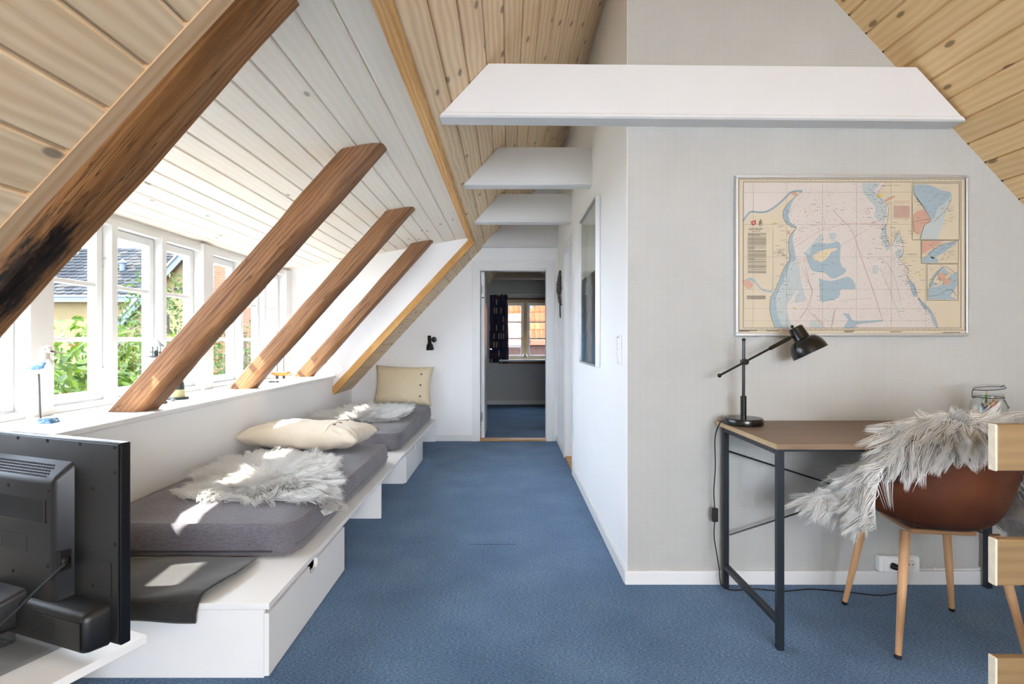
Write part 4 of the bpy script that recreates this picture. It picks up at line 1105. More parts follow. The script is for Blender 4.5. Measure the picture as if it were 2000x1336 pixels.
MB().tube([(bx1, YM - 0.006, 0.0685), (2.2, YM - 0.006, 0.068), (3.3, YM - 0.006, 0.068)], 0.0035, 8).build('cable_run', M['white_plastic'], t, smooth=True)
for x in (1.945, 2.155, 2.5): MB().box(x, x + 0.008, YM - 0.012, YM - 0.0005, 0.064, 0.078, 0.002).build('clip', M['white_plastic'], t)

# jar of pencils
jx, jy = 2.035, 2.33
t = thing('clip_jar', 'open swing-top glass jar on the desk', 'jar', (jx, jy, dz))
outer = [(0.0, 0.0005), (0.058, 0.0005), (0.063, 0.006), (0.064, 0.085), (0.060, 0.108), (0.050, 0.120), (0.050, 0.136), (0.053, 0.138), (0.053, 0.142)]
inner = [(0.050, 0.142), (0.047, 0.136), (0.047, 0.120), (0.057, 0.106), (0.061, 0.085), (0.060, 0.008), (0.0, 0.005)]
MB().lathe(outer + inner, (jx, jy, dz), sides=36).build('glass_body', M['jar'], t, smooth=40)
la = Vector((-0.13, 0.0, 1)).normalized()
MB().lathe([(0.0, 0.0), (0.050, 0.0), (0.053, 0.004), (0.053, 0.010), (0.040, 0.016), (0.0, 0.017)], (jx + 0.003, jy, dz + 0.160), la, 32).build('glass_lid', M['jar'], t, smooth=40)
def ringp(c, r, ax_, n_=28):
    ax_ = Vector(ax_).normalized(); u = ax_.orthogonal().normalized(); w_ = ax_.cross(u)
    return [Vector(c) + (u * math.cos(2 * math.pi * i / n_) + w_ * math.sin(2 * math.pi * i / n_)) * r for i in range(n_ + 1)]
MB().tube(ringp((jx, jy, dz + 0.126), 0.0525, (0, 0, 1)), 0.0016, 6, False).build('neck_wire', M['black_metal'], t, smooth=True)
MB().tube(ringp((jx + 0.002, jy, dz + 0.163), 0.0545, la), 0.0016, 6, False).build('lid_wire', M['black_metal'], t, smooth=True)
MB().tube(spline([(jx - 0.052, jy, dz + 0.126), (jx - 0.068, jy, dz + 0.124), (jx - 0.070, jy, dz + 0.145), (jx - 0.066, jy, dz + 0.155), (jx - 0.050, jy, dz + 0.156)], 5), 0.0017, 6).build('hinge_wire', M['black_metal'], t, smooth=True)
MB().tube(spline([(jx + 0.052, jy, dz + 0.126), (jx + 0.066, jy, dz + 0.126), (jx + 0.064, jy, dz + 0.114), (jx + 0.074, jy, dz + 0.098), (jx + 0.088, jy, dz + 0.080)], 5), 0.0017, 6).build('clasp_wire', M['black_metal'], t, smooth=True)
MB().tube(spline([(jx + 0.064, jy - 0.004, dz + 0.114), (jx + 0.072, jy - 0.004, dz + 0.096), (jx + 0.080, jy - 0.004, dz + 0.076)], 5), 0.0017, 6).build('clasp_wire', M['black_metal'], t, smooth=True)
MB().tube([(jx + 0.05, jy, dz + 0.169), (jx + 0.066, jy, dz + 0.176)], 0.0022, 6).build('lid_catch', M['black_metal'], t, smooth=True)
pencils = [((44, 96, 110), 'teal', -0.036, 0.10), ((110, 170, 220), 'sky blue', -0.026, 0.13), ((214, 58, 62), 'bright red', -0.004, 0.06), ((150, 34, 40), 'dark red', 0.006, -0.05), ((148, 110, 38), 'ochre', 0.020, -0.22), ((150, 84, 36), 'brown', 0.022, 0.08),
           ((92, 138, 150), 'grey blue', 0.018, 0.30), ((40, 92, 70), 'dark green', 0.030, 0.04), ((120, 60, 110), 'violet', 0.036, -0.02), ((168, 60, 50), 'rust red', 0.044, -0.06), ((36, 44, 84), 'navy', -0.044, 0.0), ((58, 150, 90), 'light green', 0.006, 0.03)]
for i, (c, nm, xo, ln) in enumerate(pencils):
    yo = 0.030 * math.sin(i * 2.4); hh = 0.112 + 0.012 * math.sin(i * 1.7) + (0.035 if nm == 'light green' else 0)
    x0_ = jx + xo * 0.78 - ln * 0.03; a0 = Vector((x0_, jy + yo * 0.7, dz + 0.009)); d_ = Vector((ln, 0.05 * math.cos(i), 1)).normalized()
    p_ = thing('coloured_pencil', nm + ' coloured pencil standing in the glass jar', 'pencil', tuple(a0), group='coloured pencils in the jar')
    MB().tube([a0, a0 + d_ * (hh - 0.02)], 0.0042, 6).build('shaft', plain('pencil_' + nm.replace(' ', '_'), c, 0.35, var=0.02), p_)
    MB().tube([a0 + d_ * (hh - 0.02), a0 + d_ * (hh - 0.006)], [0.0041, 0.0016], 6).build('wooden_cone', M['oak_edge'], p_)
    MB().tube([a0 + d_ * (hh - 0.006), a0 + d_ * hh], [0.0016, 0.0004], 6).build('tip', plain('tip_' + nm.replace(' ', '_'), c, 0.4, var=0.0), p_)

# ------------------------------------------------------------------ chair with its fleece
CA = R(-8); CC = (1.60, 2.10, 0)
ch = thing('shell_chair', 'brown leather shell chair with beech legs at the desk', 'chair', CC, CA)
k = N('brown_leather'); co = k.coord(); nz = k.noise(co, 7, 3); fz = k.noise(co, 260, 3, 0.6)
k.base(k.ramp(nz, [(0.3, srgb(84, 44, 25)), (0.7, srgb(104, 57, 32))])); k.rough(0.42); k.bump(fz, 0.15, 0.001); k.b.inputs['Specular IOR Level'].default_value = 0.4
leather = k.m
prof = [(0.235, 0.455), (0.215, 0.468), (0.15, 0.466), (0.06, 0.452), (-0.05, 0.440), (-0.13, 0.444), (-0.185, 0.470), (-0.215, 0.52), (-0.232, 0.60), (-0.248, 0.70), (-0.262, 0.785), (-0.268, 0.835)]
def shell_c(v):
    s = v * (len(prof) - 1); i = min(int(s), len(prof) - 2); t_ = s - i
    P_ = [Vector((0, *prof[max(0, min(len(prof) - 1, q))])) for q in (i - 1, i, i + 1, i + 2)]
    p0, p1, p2, p3 = P_
    return 0.5 * ((2*p1) + (p2-p0)*t_ + (2*p0-5*p1+4*p2-p3)*t_*t_ + (3*p1-p0-3*p2+p3)*t_**3)
def shell(u, v):
    """u -1..1 across, v 0 front edge .. 1 top of the back"""
    c = shell_c(v)
    seat = 1 - min(1, max(0, (v - 0.42) / 0.3))
    hw = 0.225 * seat + (0.235 - 0.025 * max(0, (v - 0.75) / 0.25) ** 2) * (1 - seat)
    if v < 0.15: hw *= 0.93 + 0.07 * (v / 0.15)
    if v > 0.9: hw *= math.sqrt(max(0.25, 1 - ((v - 0.9) / 0.1) ** 2 * 0.55))
    x = hw * (u if abs(u) < 1 else math.copysign(1, u))
    a = abs(u)
    zup = 0.055 * a ** 2.6 * seat
    yf = 0.105 * a ** 2.2 * (1 - seat) + 0.02 * a ** 2 * seat * (1 if v > 0.3 else 0)
    arm = math.exp(-((v - 0.56) / 0.14) ** 2) * a ** 3
    dip = -0.035 * a ** 4 * max(0, (v - 0.8) / 0.2)
    return Vector((x, c.y + yf + arm * 0.10, c.z + zup + arm * 0.03 + dip))
sh = MB().grid(lambda u, v: shell(2 * u - 1, v), 29, 41).build('shell', leather, ch, local=True, smooth=80)
md = sh.modifiers.new('thickness', 'SOLIDIFY'); md.thickness = 0.020; md.offset = 0.0
MB().box(-0.11, 0.11, -0.10, 0.12, 0.408, 0.426, 0.006).build('seat_mount', M['beech'], ch, local=True)
for sx_, sy_ in ((-1, -1), (1, -1), (-1, 1), (1, 1)):
    topp = Vector((sx_ * 0.145, sy_ * 0.135 + 0.005, 0.428)); foot = Vector((sx_ * 0.205, sy_ * 0.200, 0.012))
    dd = (foot - topp).normalized()
    xx = dd; yy = dd.orthogonal().normalized(); Ml = wmat(ch) @ frame_M(topp, xx, yy, xx.cross(yy))
    lg = MB().tube([wmat(ch) @ topp, wmat(ch) @ topp.lerp(foot, 0.5), wmat(ch) @ foot], [0.0165, 0.0145, 0.0095], 14).build('leg', M['beech'], ch, M=Ml, smooth=40)
    MB().tube([foot + dd * -0.002, foot + dd * 0.0118], [0.0105, 0.0105], 12).build('foot_cap', M['black_rubber'], ch, local=True, smooth=40)

# pelt over the chair: patches of hide that follow the back, hang at the side, lie on the seat
fl = thing('sheepskin', 'white long-wool sheepskin thrown over the leather chair', 'sheepskin', CC, CA, 'white long-wool sheepskins')
Wc = wmat(ch)
def offset_shell(u, v, d):
    e = 0.01; p = shell(u, v)
    du = shell(min(1, u + e), v) - shell(max(-1, u - e), v); dv = shell(u, min(1, v + e)) - shell(u, max(0, v - e))
    n_ = du.cross(dv)
    n_ = n_.normalized() if n_.length > 1e-9 else Vector((0, -1, 0))
    return p + n_ * d, n_
def orient(d):                                                   # which sign is the outside (rear) of the back
    p, n_ = offset_shell(0, 0.85, 0.02); return 1 if n_.y < 0 else -1
sg = orient(0)
Pf, Nf, Ff, Lf = [], [], [], []
rng = random.Random(21)
hide = MB()
def back_low(u):                                                 # how far down the pelt hangs behind, as v
    return 0.945 - 0.20 * max(0, -u - 0.05) ** 0.8 - 0.012 * math.sin(u * 7)
def patch_back(a, b):
    u = -1.0 + 2.0 * a; v = 1.0 - (1.0 - back_low(u)) * b
    p, n_ = offset_shell(u, v, sg * 0.016); return p
hide.grid(patch_back, 22, 10)
def patch_front(a, b):
    u = -1.0 + 2.0 * a; v = 1.0 - 0.90 * b
    p, n_ = offset_shell(u, v, -sg * 0.017); return p
hide.grid(patch_front, 22, 26)
def patch_top(a, b):
    u = -1.0 + 2.0 * a; p, n_ = offset_shell(u, 1.0, sg * 0.016); q, _ = offset_shell(u, 1.0, -sg * 0.017)
    r_ = p.lerp(q, b); r_.z += 0.014 * math.sin(math.pi * b); return r_
hide.grid(patch_top, 22, 5)
# flap hanging outside the chair's left flank and one at its right flank
def flap(sx_, x_out, zlo, y0, y1, xb=0.225):
    def fn(a, b):
        y = y0 + (y1 - y0) * a
        top = Vector((sx_ * (xb + 0.03 * a), y, 0.60 + 0.18 * (1 - a) ** 1.5)); low = Vector((sx_ * (xb + 0.01 + x_out), y * 0.9 + 0.01, zlo + 0.05 * math.sin(a * 3.0)))
        p = top.lerp(low, b); p.x += sx_ * 0.035 * math.sin(math.pi * b); return p
    return fn
flL = flap(-1, 0.055, 0.45, -0.235, 0.05, 0.215); flR = flap(1, 0.035, 0.42, -0.285, 0.02, 0.190)
hide.grid(flL, 10, 12); hide.grid(flR, 10, 12)
# a leg of the pelt sticking out from the left flank
def paw(a, b):
    t_ = b; c = Vector((-0.25 - 0.165 * t_, -0.06 + 0.0 * t_, 0.545 - 0.045 * t_ - 0.02 * math.sin(3 * t_)))
    w_ = 0.050 * (1 - 0.55 * t_); ang = math.pi * (a - 0.5)
    return c + Vector((0, w_ * math.sin(ang) * 0.7, w_ * math.cos(ang) * 0.6))
hide.grid(paw, 8, 8)
hb = hide.build('hide', M['fur'], fl, local=True, smooth=70, fix=False); hb.modifiers.new('thickness', 'SOLIDIFY').thickness = 0.004
def sow(fn, n, nrm, flow, ln):
    e = 0.01
    for _ in range(n):
        a, b = rng.random(), rng.random()
        p = fn(a, b); du = fn(min(1, a + e), b) - fn(max(0, a - e), b); dv = fn(a, min(1, b + e)) - fn(a, max(0, b - e))
        n_ = du.cross(dv); n_ = n_.normalized() if n_.length > 1e-9 else Vector(nrm)
        if n_.dot(Vector(nrm)) < 0: n_ = -n_
        Pf.append(p); Nf.append(n_); Ff.append(flow(p, a, b) if callable(flow) else Vector(flow)); Lf.append(ln)
def bflow(p, a, b):
    u = 2 * a - 1
    return Vector((-0.25 * (u < 0.15) + 0.3 * u + 0.5 * mnoise.noise(p * 9), -0.05, -0.55))
sow(patch_back, 6500, (0, -1, 0.2), bflow, 0.070)
sow(patch_top, 2600, (0, -0.3, 1), lambda p, a, b: Vector((0.7 * mnoise.noise(p * 8) + (0.5 if a > 0.4 else -0.3), -0.55 + 1.0 * b, -0.12)), 0.062)
sow(patch_front, 3500, (0, 1, 0.5), lambda p, a, b: Vector((0.4 * mnoise.noise(p * 8), 0.2, -0.5)), 0.06)
sow(flL, 4200, (-1, -0.4, 0), lambda p, a, b: Vector((-0.35 + 0.4 * mnoise.noise(p * 9), -0.1, -0.6)), 0.066)
sow(flR, 3400, (1, -0.3, 0), lambda p, a, b: Vector((0.3 + 0.4 * mnoise.noise(p * 9), -0.1, -0.6)), 0.068)
sow(paw, 1900, (-0.3, -0.4, 0.7), lambda p, a, b: Vector((-0.75, -0.1, -0.35 + 0.3 * mnoise.noise(p * 9))), 0.07)
Wr = Wc.to_3x3()
P_ = np.array([tuple(Wc @ p) for p in Pf]); N_ = np.array([tuple(Wr @ p) for p in Nf]); F_ = np.array([tuple(Wr @ p) for p in Ff])
fur(fl, 'wool', P_, N_, F_, np.array(Lf)[:, None], 0.0018, 33, lift=0.85, clump=0.72, curl=0.55, K=7, wild=0.34)

# ------------------------------------------------------------------ slatted bed end at the right edge of the frame
t = thing('bed_end', 'slatted wooden bed end with white painted board ends', 'bed end', (1.75, 1.41, 0))
for zt in (0.904, 0.612, 0.310):
    sec = []
    y0, y1, z0, z1 = 1.398, 1.422, zt - 0.119, zt
    o = MB().box(1.2425, 2.30, y0, y1, z0, z1, 0.005).build('slat', M['slat'], t, M=frame_M(Vector((1.24, y0, z0)), Vector((1, 0, 0)), Vector((0, 0, 1)), Vector((0, -1, 0))))
    MB().box(1.2395, 1.2445, y0 - 0.0004, y1 + 0.0004, z0 - 0.0004, z1 + 0.0004, 0.003).build('painted_end', plain('worn_white_end', (236, 222, 196), 0.5, var=0.08, vscale=40), o, M=None)
for x in (1.62, 2.22):
    MB().box(x, x + 0.045, 1.4225, 1.4675, 0, 1.02, 0.004).build('post', M['slat'], t, M=frame_M(Vector((x, 1.4225, 0)), Vector((0, 0, 1)), Vector((1, 0, 0)), EY))
# ------------------------------------------------------------------ framed sea chart on the wallpapered wall
MY = 2.506; ms = MY / FPX
def cw(cx, cy, dy=0.0):
    """chart drawing units (1930 x 1336 sheet grid) -> the sheet hanging on the wall"""
    return Vector(((1400 + cx / 3.7115 - VPX) * ms, MY - dy, CAM_H + (VPY - (320 + cy / 3.7115)) * ms))
fx0, fz1 = cw(134, 84)[0], cw(134, 84)[2]; fx1, fz0 = cw(1816, 1248)[0], cw(1816, 1248)[2]
t = thing('sea_chart', 'large framed sea chart hanging above the desk', 'chart', ((fx0 + fx1) / 2, YM, fz0))
MB().box(fx0 + 0.004, fx1 - 0.004, MY + 0.001, YM - 0.0005, fz0 + 0.004, fz1 - 0.004).build('backing', M['white_plastic'], t)
fw = 0.013
for nm, b_ in (('frame_rail', (fx0, fx1, fz1 - fw, fz1)), ('frame_rail', (fx0, fx1, fz0, fz0 + fw)), ('frame_rail', (fx0, fx0 + fw * 0.8, fz0 + fw, fz1 - fw)), ('frame_rail', (fx1 - fw * 0.8, fx1, fz0 + fw, fz1 - fw))):
    MB().box(b_[0], b_[1], MY - 0.010, YM - 0.0005, b_[2], b_[3], 0.002).build(nm, M['alu'], t)
paper = plain('chart_paper', (200, 187, 162), 0.45, var=0.02)
MB().box(fx0 + 0.008, fx1 - 0.008, MY, MY + 0.001, fz0 + 0.008, fz1 - 0.008).build('sheet', paper, t)
ink = {}
def inkm(nm, c): ink[nm] = plain('print_' + nm, c, 0.45, var=0.0)
inkm('sea', (201, 192, 184)); inkm('shallow', (176, 184, 182)); inkm('blue', (152, 169, 176)); inkm('land', (204, 189, 159)); inkm('line', (111, 104, 98)); inkm('black', (68, 63, 59)); inkm('red', (182, 130, 122)); inkm('town', (193, 152, 133)); inkm('yellow', (210, 186, 102)); inkm('crest_red', (172, 44, 46)); inkm('pale', (186, 193, 193)); inkm('note', (191, 156, 143))
LAY = [0.0004]
def flat(polys, inkn, name, depth=None):
    mb = MB(); d_ = depth or LAY[0]
    for p in polys:
        if len(p) <= 4: mb.add([cw(x, y, d_) for x, y in p], [list(range(len(p)))]); continue
        tri = tessellate_polygon([[Vector((x, y, 0)) for x, y in p]])
        mb.add([cw(x, y, d_) for x, y in p], [list(q) for q in tri])
    o = mb.build(name, ink[inkn], t, fix=False); o['kind'] = 'stuff'
    if depth is None: LAY[0] += 0.0002
    return o
def smoothp(p, n=3):
    q = spline([(x, y, 0) for x, y in p + p[:1]], n); return [(v.x, v.y) for v in q[:-1]]
def stroke(pts, w):
    out = []
    for (x0, y0), (x1, y1) in zip(pts[:-1], pts[1:]):
        l = math.hypot(x1 - x0, y1 - y0) or 1; nx, ny = -(y1 - y0) / l * w / 2, (x1 - x0) / l * w / 2
        out.append([(x0 + nx, y0 + ny), (x1 + nx, y1 + ny), (x1 - nx, y1 - ny), (x0 - nx, y0 - ny)])
    return out
def curve(pts, w, n=4):
    q = spline([(x, y, 0) for x, y in pts], n); return stroke([(v.x, v.y) for v in q], w)
nw = [(190, 415), (240, 350), (300, 352), (360, 346), (420, 312), (480, 262), (530, 212), (575, 198), (620, 198)]
east = [(620, 205), (570, 236), (520, 282), (485, 332), (478, 380), (498, 424), (540, 456), (575, 466), (545, 500), (522, 550), (522, 620), (530, 690), (500, 732), (470, 790), (450, 850), (420, 920), (390, 975), (384, 1050), (395, 1110), (420, 1188)]
swe = [(1600, 1188), (1570, 1090), (1500, 1025), (1455, 960), (1420, 880), (1380, 815), (1385, 760), (1320, 692), (1350, 640), (1340, 560), (1312, 482), (1270, 590), (1235, 560), (1220, 480), (1232, 420), (1242, 320), (1200, 270), (1168, 212), (1222, 138)]
flat([nw + east + swe + [(190, 138)]], 'sea', 'open_sea')
strip = [(x + w_, y) for (x, y), w_ in zip(east, (0, 6, 22, 44, 40, 34, 36, 4, 14, 26, 40, 44, 46, 40, 34, 30, 40, 50, 56, 62))]
flat(curve(nw, 15) + [[(x, y) for x, y in east] + strip[::-1]], 'blue', 'coast_shallows')
flat([smoothp([(535, 712), (590, 715), (610, 850), (640, 960), (640, 990), (560, 1000), (600, 900), (520, 1000), (500, 1060), (545, 1188), (480, 1188), (436, 1080), (432, 985), (470, 880), (505, 790)]),
      smoothp([(640, 640), (700, 570), (760, 505), (770, 560), (740, 575), (700, 600), (690, 650), (660, 670)]), smoothp([(810, 505), (865, 500), (860, 540), (830, 560)]), smoothp([(680, 1140), (740, 1150), (760, 1188), (670, 1180)]),
      smoothp([(1050, 140), (1180, 140), (1140, 200), (1210, 260), (1230, 330), (1225, 400), (1190, 420), (1140, 380), (1150, 320), (1100, 260), (1060, 200)]), smoothp([(1190, 480), (1230, 440), (1232, 560), (1260, 600), (1230, 630), (1200, 560)]),
      smoothp([(1312, 482), (1340, 560), (1300, 580), (1290, 540)]), smoothp([(1310, 610), (1355, 640), (1330, 690), (1300, 660)]), smoothp([(1130, 740), (1170, 740), (1160, 800), (1130, 790)])], 'shallow', 'soundings_tint')
flat([smoothp([(690, 590), (740, 570), (800, 580), (890, 570), (892, 690), (905, 740), (940, 775), (880, 820), (830, 830), (780, 790), (700, 780), (670, 740), (640, 640), (670, 660)]), smoothp([(740, 830), (830, 850), (960, 820), (1005, 905), (900, 910), (880, 970), (760, 1000), (745, 940)]),
      smoothp([(910, 1085), (960, 1090), (1000, 1140), (1180, 1132), (1190, 1145), (1010, 1165), (1000, 1188), (920, 1188), (950, 1130)]), smoothp([(1390, 830), (1440, 890), (1450, 960), (1420, 950), (1400, 890)]), smoothp([(1450, 965), (1510, 1015), (1560, 1080), (1600, 1188), (1570, 1160), (1540, 1080), (1490, 1035)]),
      smoothp([(190, 850), (240, 825), (270, 840), (330, 905), (400, 920), (400, 932), (330, 920), (260, 850), (210, 862)], 4)], 'blue', 'bank_tint')
flat([smoothp([(693, 668), (730, 640), (800, 618), (862, 612), (868, 626), (830, 640), (800, 680), (762, 712), (735, 705), (705, 690)])], 'land', 'island')
flat([smoothp([(530, 215), (560, 205), (580, 215), (570, 235)]), smoothp([(185, 850), (215, 838), (260, 870), (240, 905), (205, 895)]), smoothp([(510, 482), (530, 490), (530, 512), (512, 508)]), smoothp([(1215, 262), (1280, 232), (1285, 245), (1225, 275)])], 'town', 'towns')
flat([smoothp([(400, 425), (420, 425), (418, 440), (402, 440)]), smoothp([(1160, 225), (1195, 220), (1190, 240), (1165, 245)]), smoothp([(775, 650), (800, 648), (795, 664)]), smoothp([(545, 1040), (575, 1045), (560, 1055)]), smoothp([(1460, 800), (1480, 800), (1470, 822)]), smoothp([(1665, 1140), (1685, 1140), (1680, 1155)])], 'yellow', 'light_marks')
# neat lines, graticule, coast line
nl = []
for x0, y0, x1, y1, w in ((160, 112, 1798, 1205, 3.0), (192, 132, 1768, 1190, 2.6), (150, 96, 1812, 1232, 1.5)):
    nl += stroke([(x0, y0), (x1, y0), (x1, y1), (x0, y1), (x0, y0)], w)
for x0, y0, x1, y1 in ((1415, 142, 1757, 551), (1479, 557, 1750, 722), (1521, 728, 1747, 990)): nl += stroke([(x0, y0), (x1, y0), (x1, y1), (x0, y1), (x0, y0)], 2.6)
nl += curve(east, 1.6) + curve(nw, 1.6) + curve(swe, 1.4)
flat(nl, 'black', 'border_lines')
gr = []
for y in (206, 440, 676, 910, 1050, 1138): gr += stroke([(192, y), (1415 if y < 551 else 1521, y)], 1.1)
for x in (263, 505, 765, 1010, 1262, 1510): gr += stroke([(x, 134), (x, 1188)], 1.1)
for p in ([(880, 1000), (960, 985), (1110, 975)], [(610, 740), (640, 800), (680, 900), (690, 940), (650, 1050), (600, 1120)], [(860, 1050), (830, 1188)], [(1330, 1000), (1290, 830), (1220, 700)], [(1180, 760), (1260, 940), (1330, 1120)], [(405, 470), (405, 920)], [(650, 1050), (780, 1188)]): gr += curve(p, 1.3)
flat(gr, 'line', 'graticule')
rt = []
for p in ([(560, 610), (660, 540), (740, 490), (880, 450), (1010, 430), (1130, 440)], [(900, 590), (1000, 530), (1090, 475)], [(640, 740), (670, 860), (690, 930), (650, 1050), (605, 1118)], [(650, 1050), (1180, 1050)], [(1000, 540), (1050, 690), (1100, 830), (1150, 970), (1200, 1140)], [(840, 330), (900, 400), (960, 460), (1000, 540)], [(850, 1060), (830, 1180)], [(1130, 430), (1200, 400)], [(700, 1090), (770, 1160)]): rt += curve(p, 1.9)
for c in ((1138, 432), (1090, 352), (1012, 1170), (594, 706), (1530, 450)): rt += stroke([(c[0] + 14 * math.cos(a * 0.524), c[1] + 14 * math.sin(a * 0.524)) for a in range(13)], 2.2)
flat(rt, 'red', 'route_lines')
# tide of small soundings and name strokes
rg = random.Random(4); sd_ = []; sr_ = []
seapoly = nw + east + swe + [(190, 138)]
while len(sd_) < 1500:
    x, y = rg.uniform(480, 1600), rg.uniform(140, 1180)
    if in_poly(x, y, seapoly): 
        w = rg.choice((3, 3.5, 4, 5)); sd_ += stroke([(x, y), (x + w, y + rg.uniform(-1.5, 1.5))], 2.0)
for i in range(110):
    x, y = rg.choice(((rg.uniform(1040, 1330), rg.uniform(150, 720)), (rg.uniform(410, 520), rg.uniform(330, 1100)), (rg.uniform(1300, 1480), rg.uniform(240, 1080)), (rg.uniform(640, 900), rg.uniform(250, 1000)))); sd_ += stroke([(x, y), (x + rg.uniform(14, 44), y)], 2.2)
for i in range(60):
    x, y = rg.uniform(560, 860), rg.uniform(200, 560)
    if in_poly(x, y, seapoly): sr_ += stroke([(x, y), (x + rg.uniform(6, 16), y + rg.uniform(-4, 4))], 2.0)
for i in range(26):
    x, y = rg.uniform(620, 720), rg.uniform(670, 720); sr_ += stroke([(x, y), (x + rg.uniform(5, 14), y + rg.uniform(-3, 3))], 2.0)
for i in range(420):
    j = rg.randrange(len(swe) - 1); q_ = rg.random(); x = swe[j][0] + (swe[j + 1][0] - swe[j][0]) * q_ + rg.gauss(-25, 22); y = swe[j][1] + (swe[j + 1][1] - swe[j][1]) * q_ + rg.gauss(0, 12)
    if 150 < y < 1180: sd_ += stroke([(x, y), (x + rg.uniform(3, 11), y + rg.uniform(-5, 5))], 1.8)
for i in range(160):
    j = rg.randrange(len(east) - 1); q_ = rg.random(); x = east[j][0] + (east[j + 1][0] - east[j][0]) * q_ + rg.gauss(30, 25); y = east[j][1] + (east[j + 1][1] - east[j][1]) * q_
    sd_ += stroke([(x, y), (x + rg.uniform(3, 10), y + rg.uniform(-4, 4))], 1.8)
flat(sd_, 'line', 'soundings'); flat(sr_, 'red', 'red_notes')
# text columns: rows of fine print
tx = []; yy_ = 505
while yy_ < 800:
    tx += stroke([(222, yy_), (222 + (135 if rg.random() > 0.25 else rg.uniform(40, 110)), yy_)], 2.4); yy_ += rg.choice((6.5, 6.5, 6.5, 11))
for yy_ in (958, 964, 972, 978): tx += stroke([(216, yy_), (352, yy_)], 3.4)
for x0, x1, y in ((176, 450, 101), (465, 745, 101), (160, 290, 1208), (160, 235, 1214), (360, 450, 1211), (920, 995, 1212), (925, 985, 1219), (1255, 1335, 1217), (1635, 1760, 1223)): tx += stroke([(x0, y), (x1, y)], 4.0)
for i in range(40):
    tx += stroke([(205 + i * 39, 121), (211 + i * 39, 121)], 2.5) + stroke([(205 + i * 39, 1198), (211 + i * 39, 1198)], 2.5)
flat(tx, 'black', 'fine_print')
nt = []
for y0, y1 in ((272, 275), (285, 290), (308, 350), (356, 390), (396, 400)):
    y = y0
    while y <= y1: nt += stroke([(1280, y), (1396, y)], 3.6); y += 5.2
flat(nt, 'note', 'red_text_block')
# insets
flat([[(1424, 150), (1540, 155), (1620, 185), (1690, 210), (1700, 250), (1660, 330), (1640, 420), (1600, 545), (1472, 545), (1500, 450), (1545, 405), (1520, 340), (1470, 280), (1424, 215)]], 'shallow', 'inset_sea')
flat([smoothp([(1426, 152), (1540, 156), (1610, 190), (1680, 205), (1695, 240), (1600, 320), (1570, 400), (1540, 400), (1500, 320), (1440, 230), (1424, 200)]), [(1486, 680), (1540, 670), (1600, 690), (1600, 716), (1486, 716)], [(1530, 900), (1600, 890), (1660, 860), (1700, 800), (1738, 780), (1738, 880), (1690, 960), (1740, 982), (1530, 982)], [(1640, 745), (1680, 800), (1600, 800), (1560, 850), (1600, 880), (1530, 890), (1575, 800)], [(1520, 650), (1600, 600), (1690, 570), (1740, 566), (1650, 640), (1560, 690)]], 'blue', 'inset_water')
flat([smoothp([(1424, 370), (1450, 345), (1500, 335), (1530, 380), (1545, 410), (1510, 440), (1480, 470), (1470, 510), (1440, 500), (1424, 470)], 4), [(1484, 562), (1640, 562), (1560, 610), (1484, 660)], smoothp([(1600, 800), (1640, 790), (1660, 830), (1620, 850)]), smoothp([(1640, 850), (1690, 830), (1680, 870), (1650, 880)])], 'town', 'inset_towns')
il = []
for i in range(70):
    x, y = rg.uniform(1440, 1690), rg.uniform(165, 440); il += stroke([(x, y), (x + rg.uniform(6, 34), y + rg.uniform(-8, 5))], 1.8)
for i in range(45):
    x, y = rg.uniform(1530, 1720), rg.uniform(570, 700); il += stroke([(x, y), (x + rg.uniform(8, 30), y - rg.uniform(-4, 18))], 1.8)
for i in range(40):
    x, y = rg.uniform(1530, 1720), rg.uniform(740, 975); il += stroke([(x, y), (x + rg.uniform(8, 26), y + rg.uniform(-12, 12))], 1.8)
for p in ([(1424, 215), (1470, 280), (1545, 405), (1500, 450), (1472, 545)], [(1700, 250), (1660, 330), (1570, 420)], [(1520, 330), (1440, 250)], [(1430, 420), (1540, 400)], [(1540, 900), (1560, 850), (1640, 745), (1735, 800)], [(1530, 960), (1600, 950), (1690, 910), (1735, 960)], [(1500, 690), (1600, 600), (1740, 560)]): il += curve(p, 2.4)
flat(il, 'line', 'inset_lines')
# emblems: red tilted badge with a pale figure, grey crest with a crown
flat([[(247, 418), (270, 413), (278, 405), (282, 440), (255, 448)]], 'crest_red', 'red_badge')
flat([smoothp([(255, 425), (266, 421), (273, 429), (268, 438), (257, 436)])] , 'town', 'badge_figure')
crest = curve([(303, 436), (306, 446), (315, 450), (324, 446), (327, 436)], 3.0) + curve([(306, 436), (306, 420), (315, 412), (324, 420), (324, 436), (306, 436)], 3.0) + stroke([(315, 412), (315, 402)], 3) + stroke([(310, 406), (320, 406)], 3) + stroke([(306, 428), (324, 428)], 2.5) + stroke([(315, 414), (315, 438)], 3.5)
flat(crest, 'line', 'grey_crest')
def lettering(txt, cx, cy, size, inkn='black', name='lettering', sp=1.0):
    c_ = bpy.data.curves.new('lettering', 'FONT'); c_.body = txt; c_.size = size; c_.align_x = 'CENTER'; c_.space_character = sp
    ob = bpy.data.objects.new('lettering', c_); COL.objects.link(ob)
    bpy.context.view_layer.update()
    me = bpy.data.meshes.new_from_object(ob.evaluated_get(bpy.context.evaluated_depsgraph_get()))
    bpy.data.objects.remove(ob); bpy.data.curves.remove(c_)
    me.name = name; me.materials.clear(); me.materials.append(ink[inkn])
    o = bpy.data.objects.new(name, me); COL.objects.link(o); o.parent = t
    p = cw(cx, cy, 0.005)
    Mw = frame_M(p, Vector((1, 0, 0)), Vector((0, 0, 1)), Vector((0, -1, 0)))
    o.matrix_basis = wmat(t).inverted() @ Mw; WM[o.name] = Mw; o['kind'] = 'stuff'
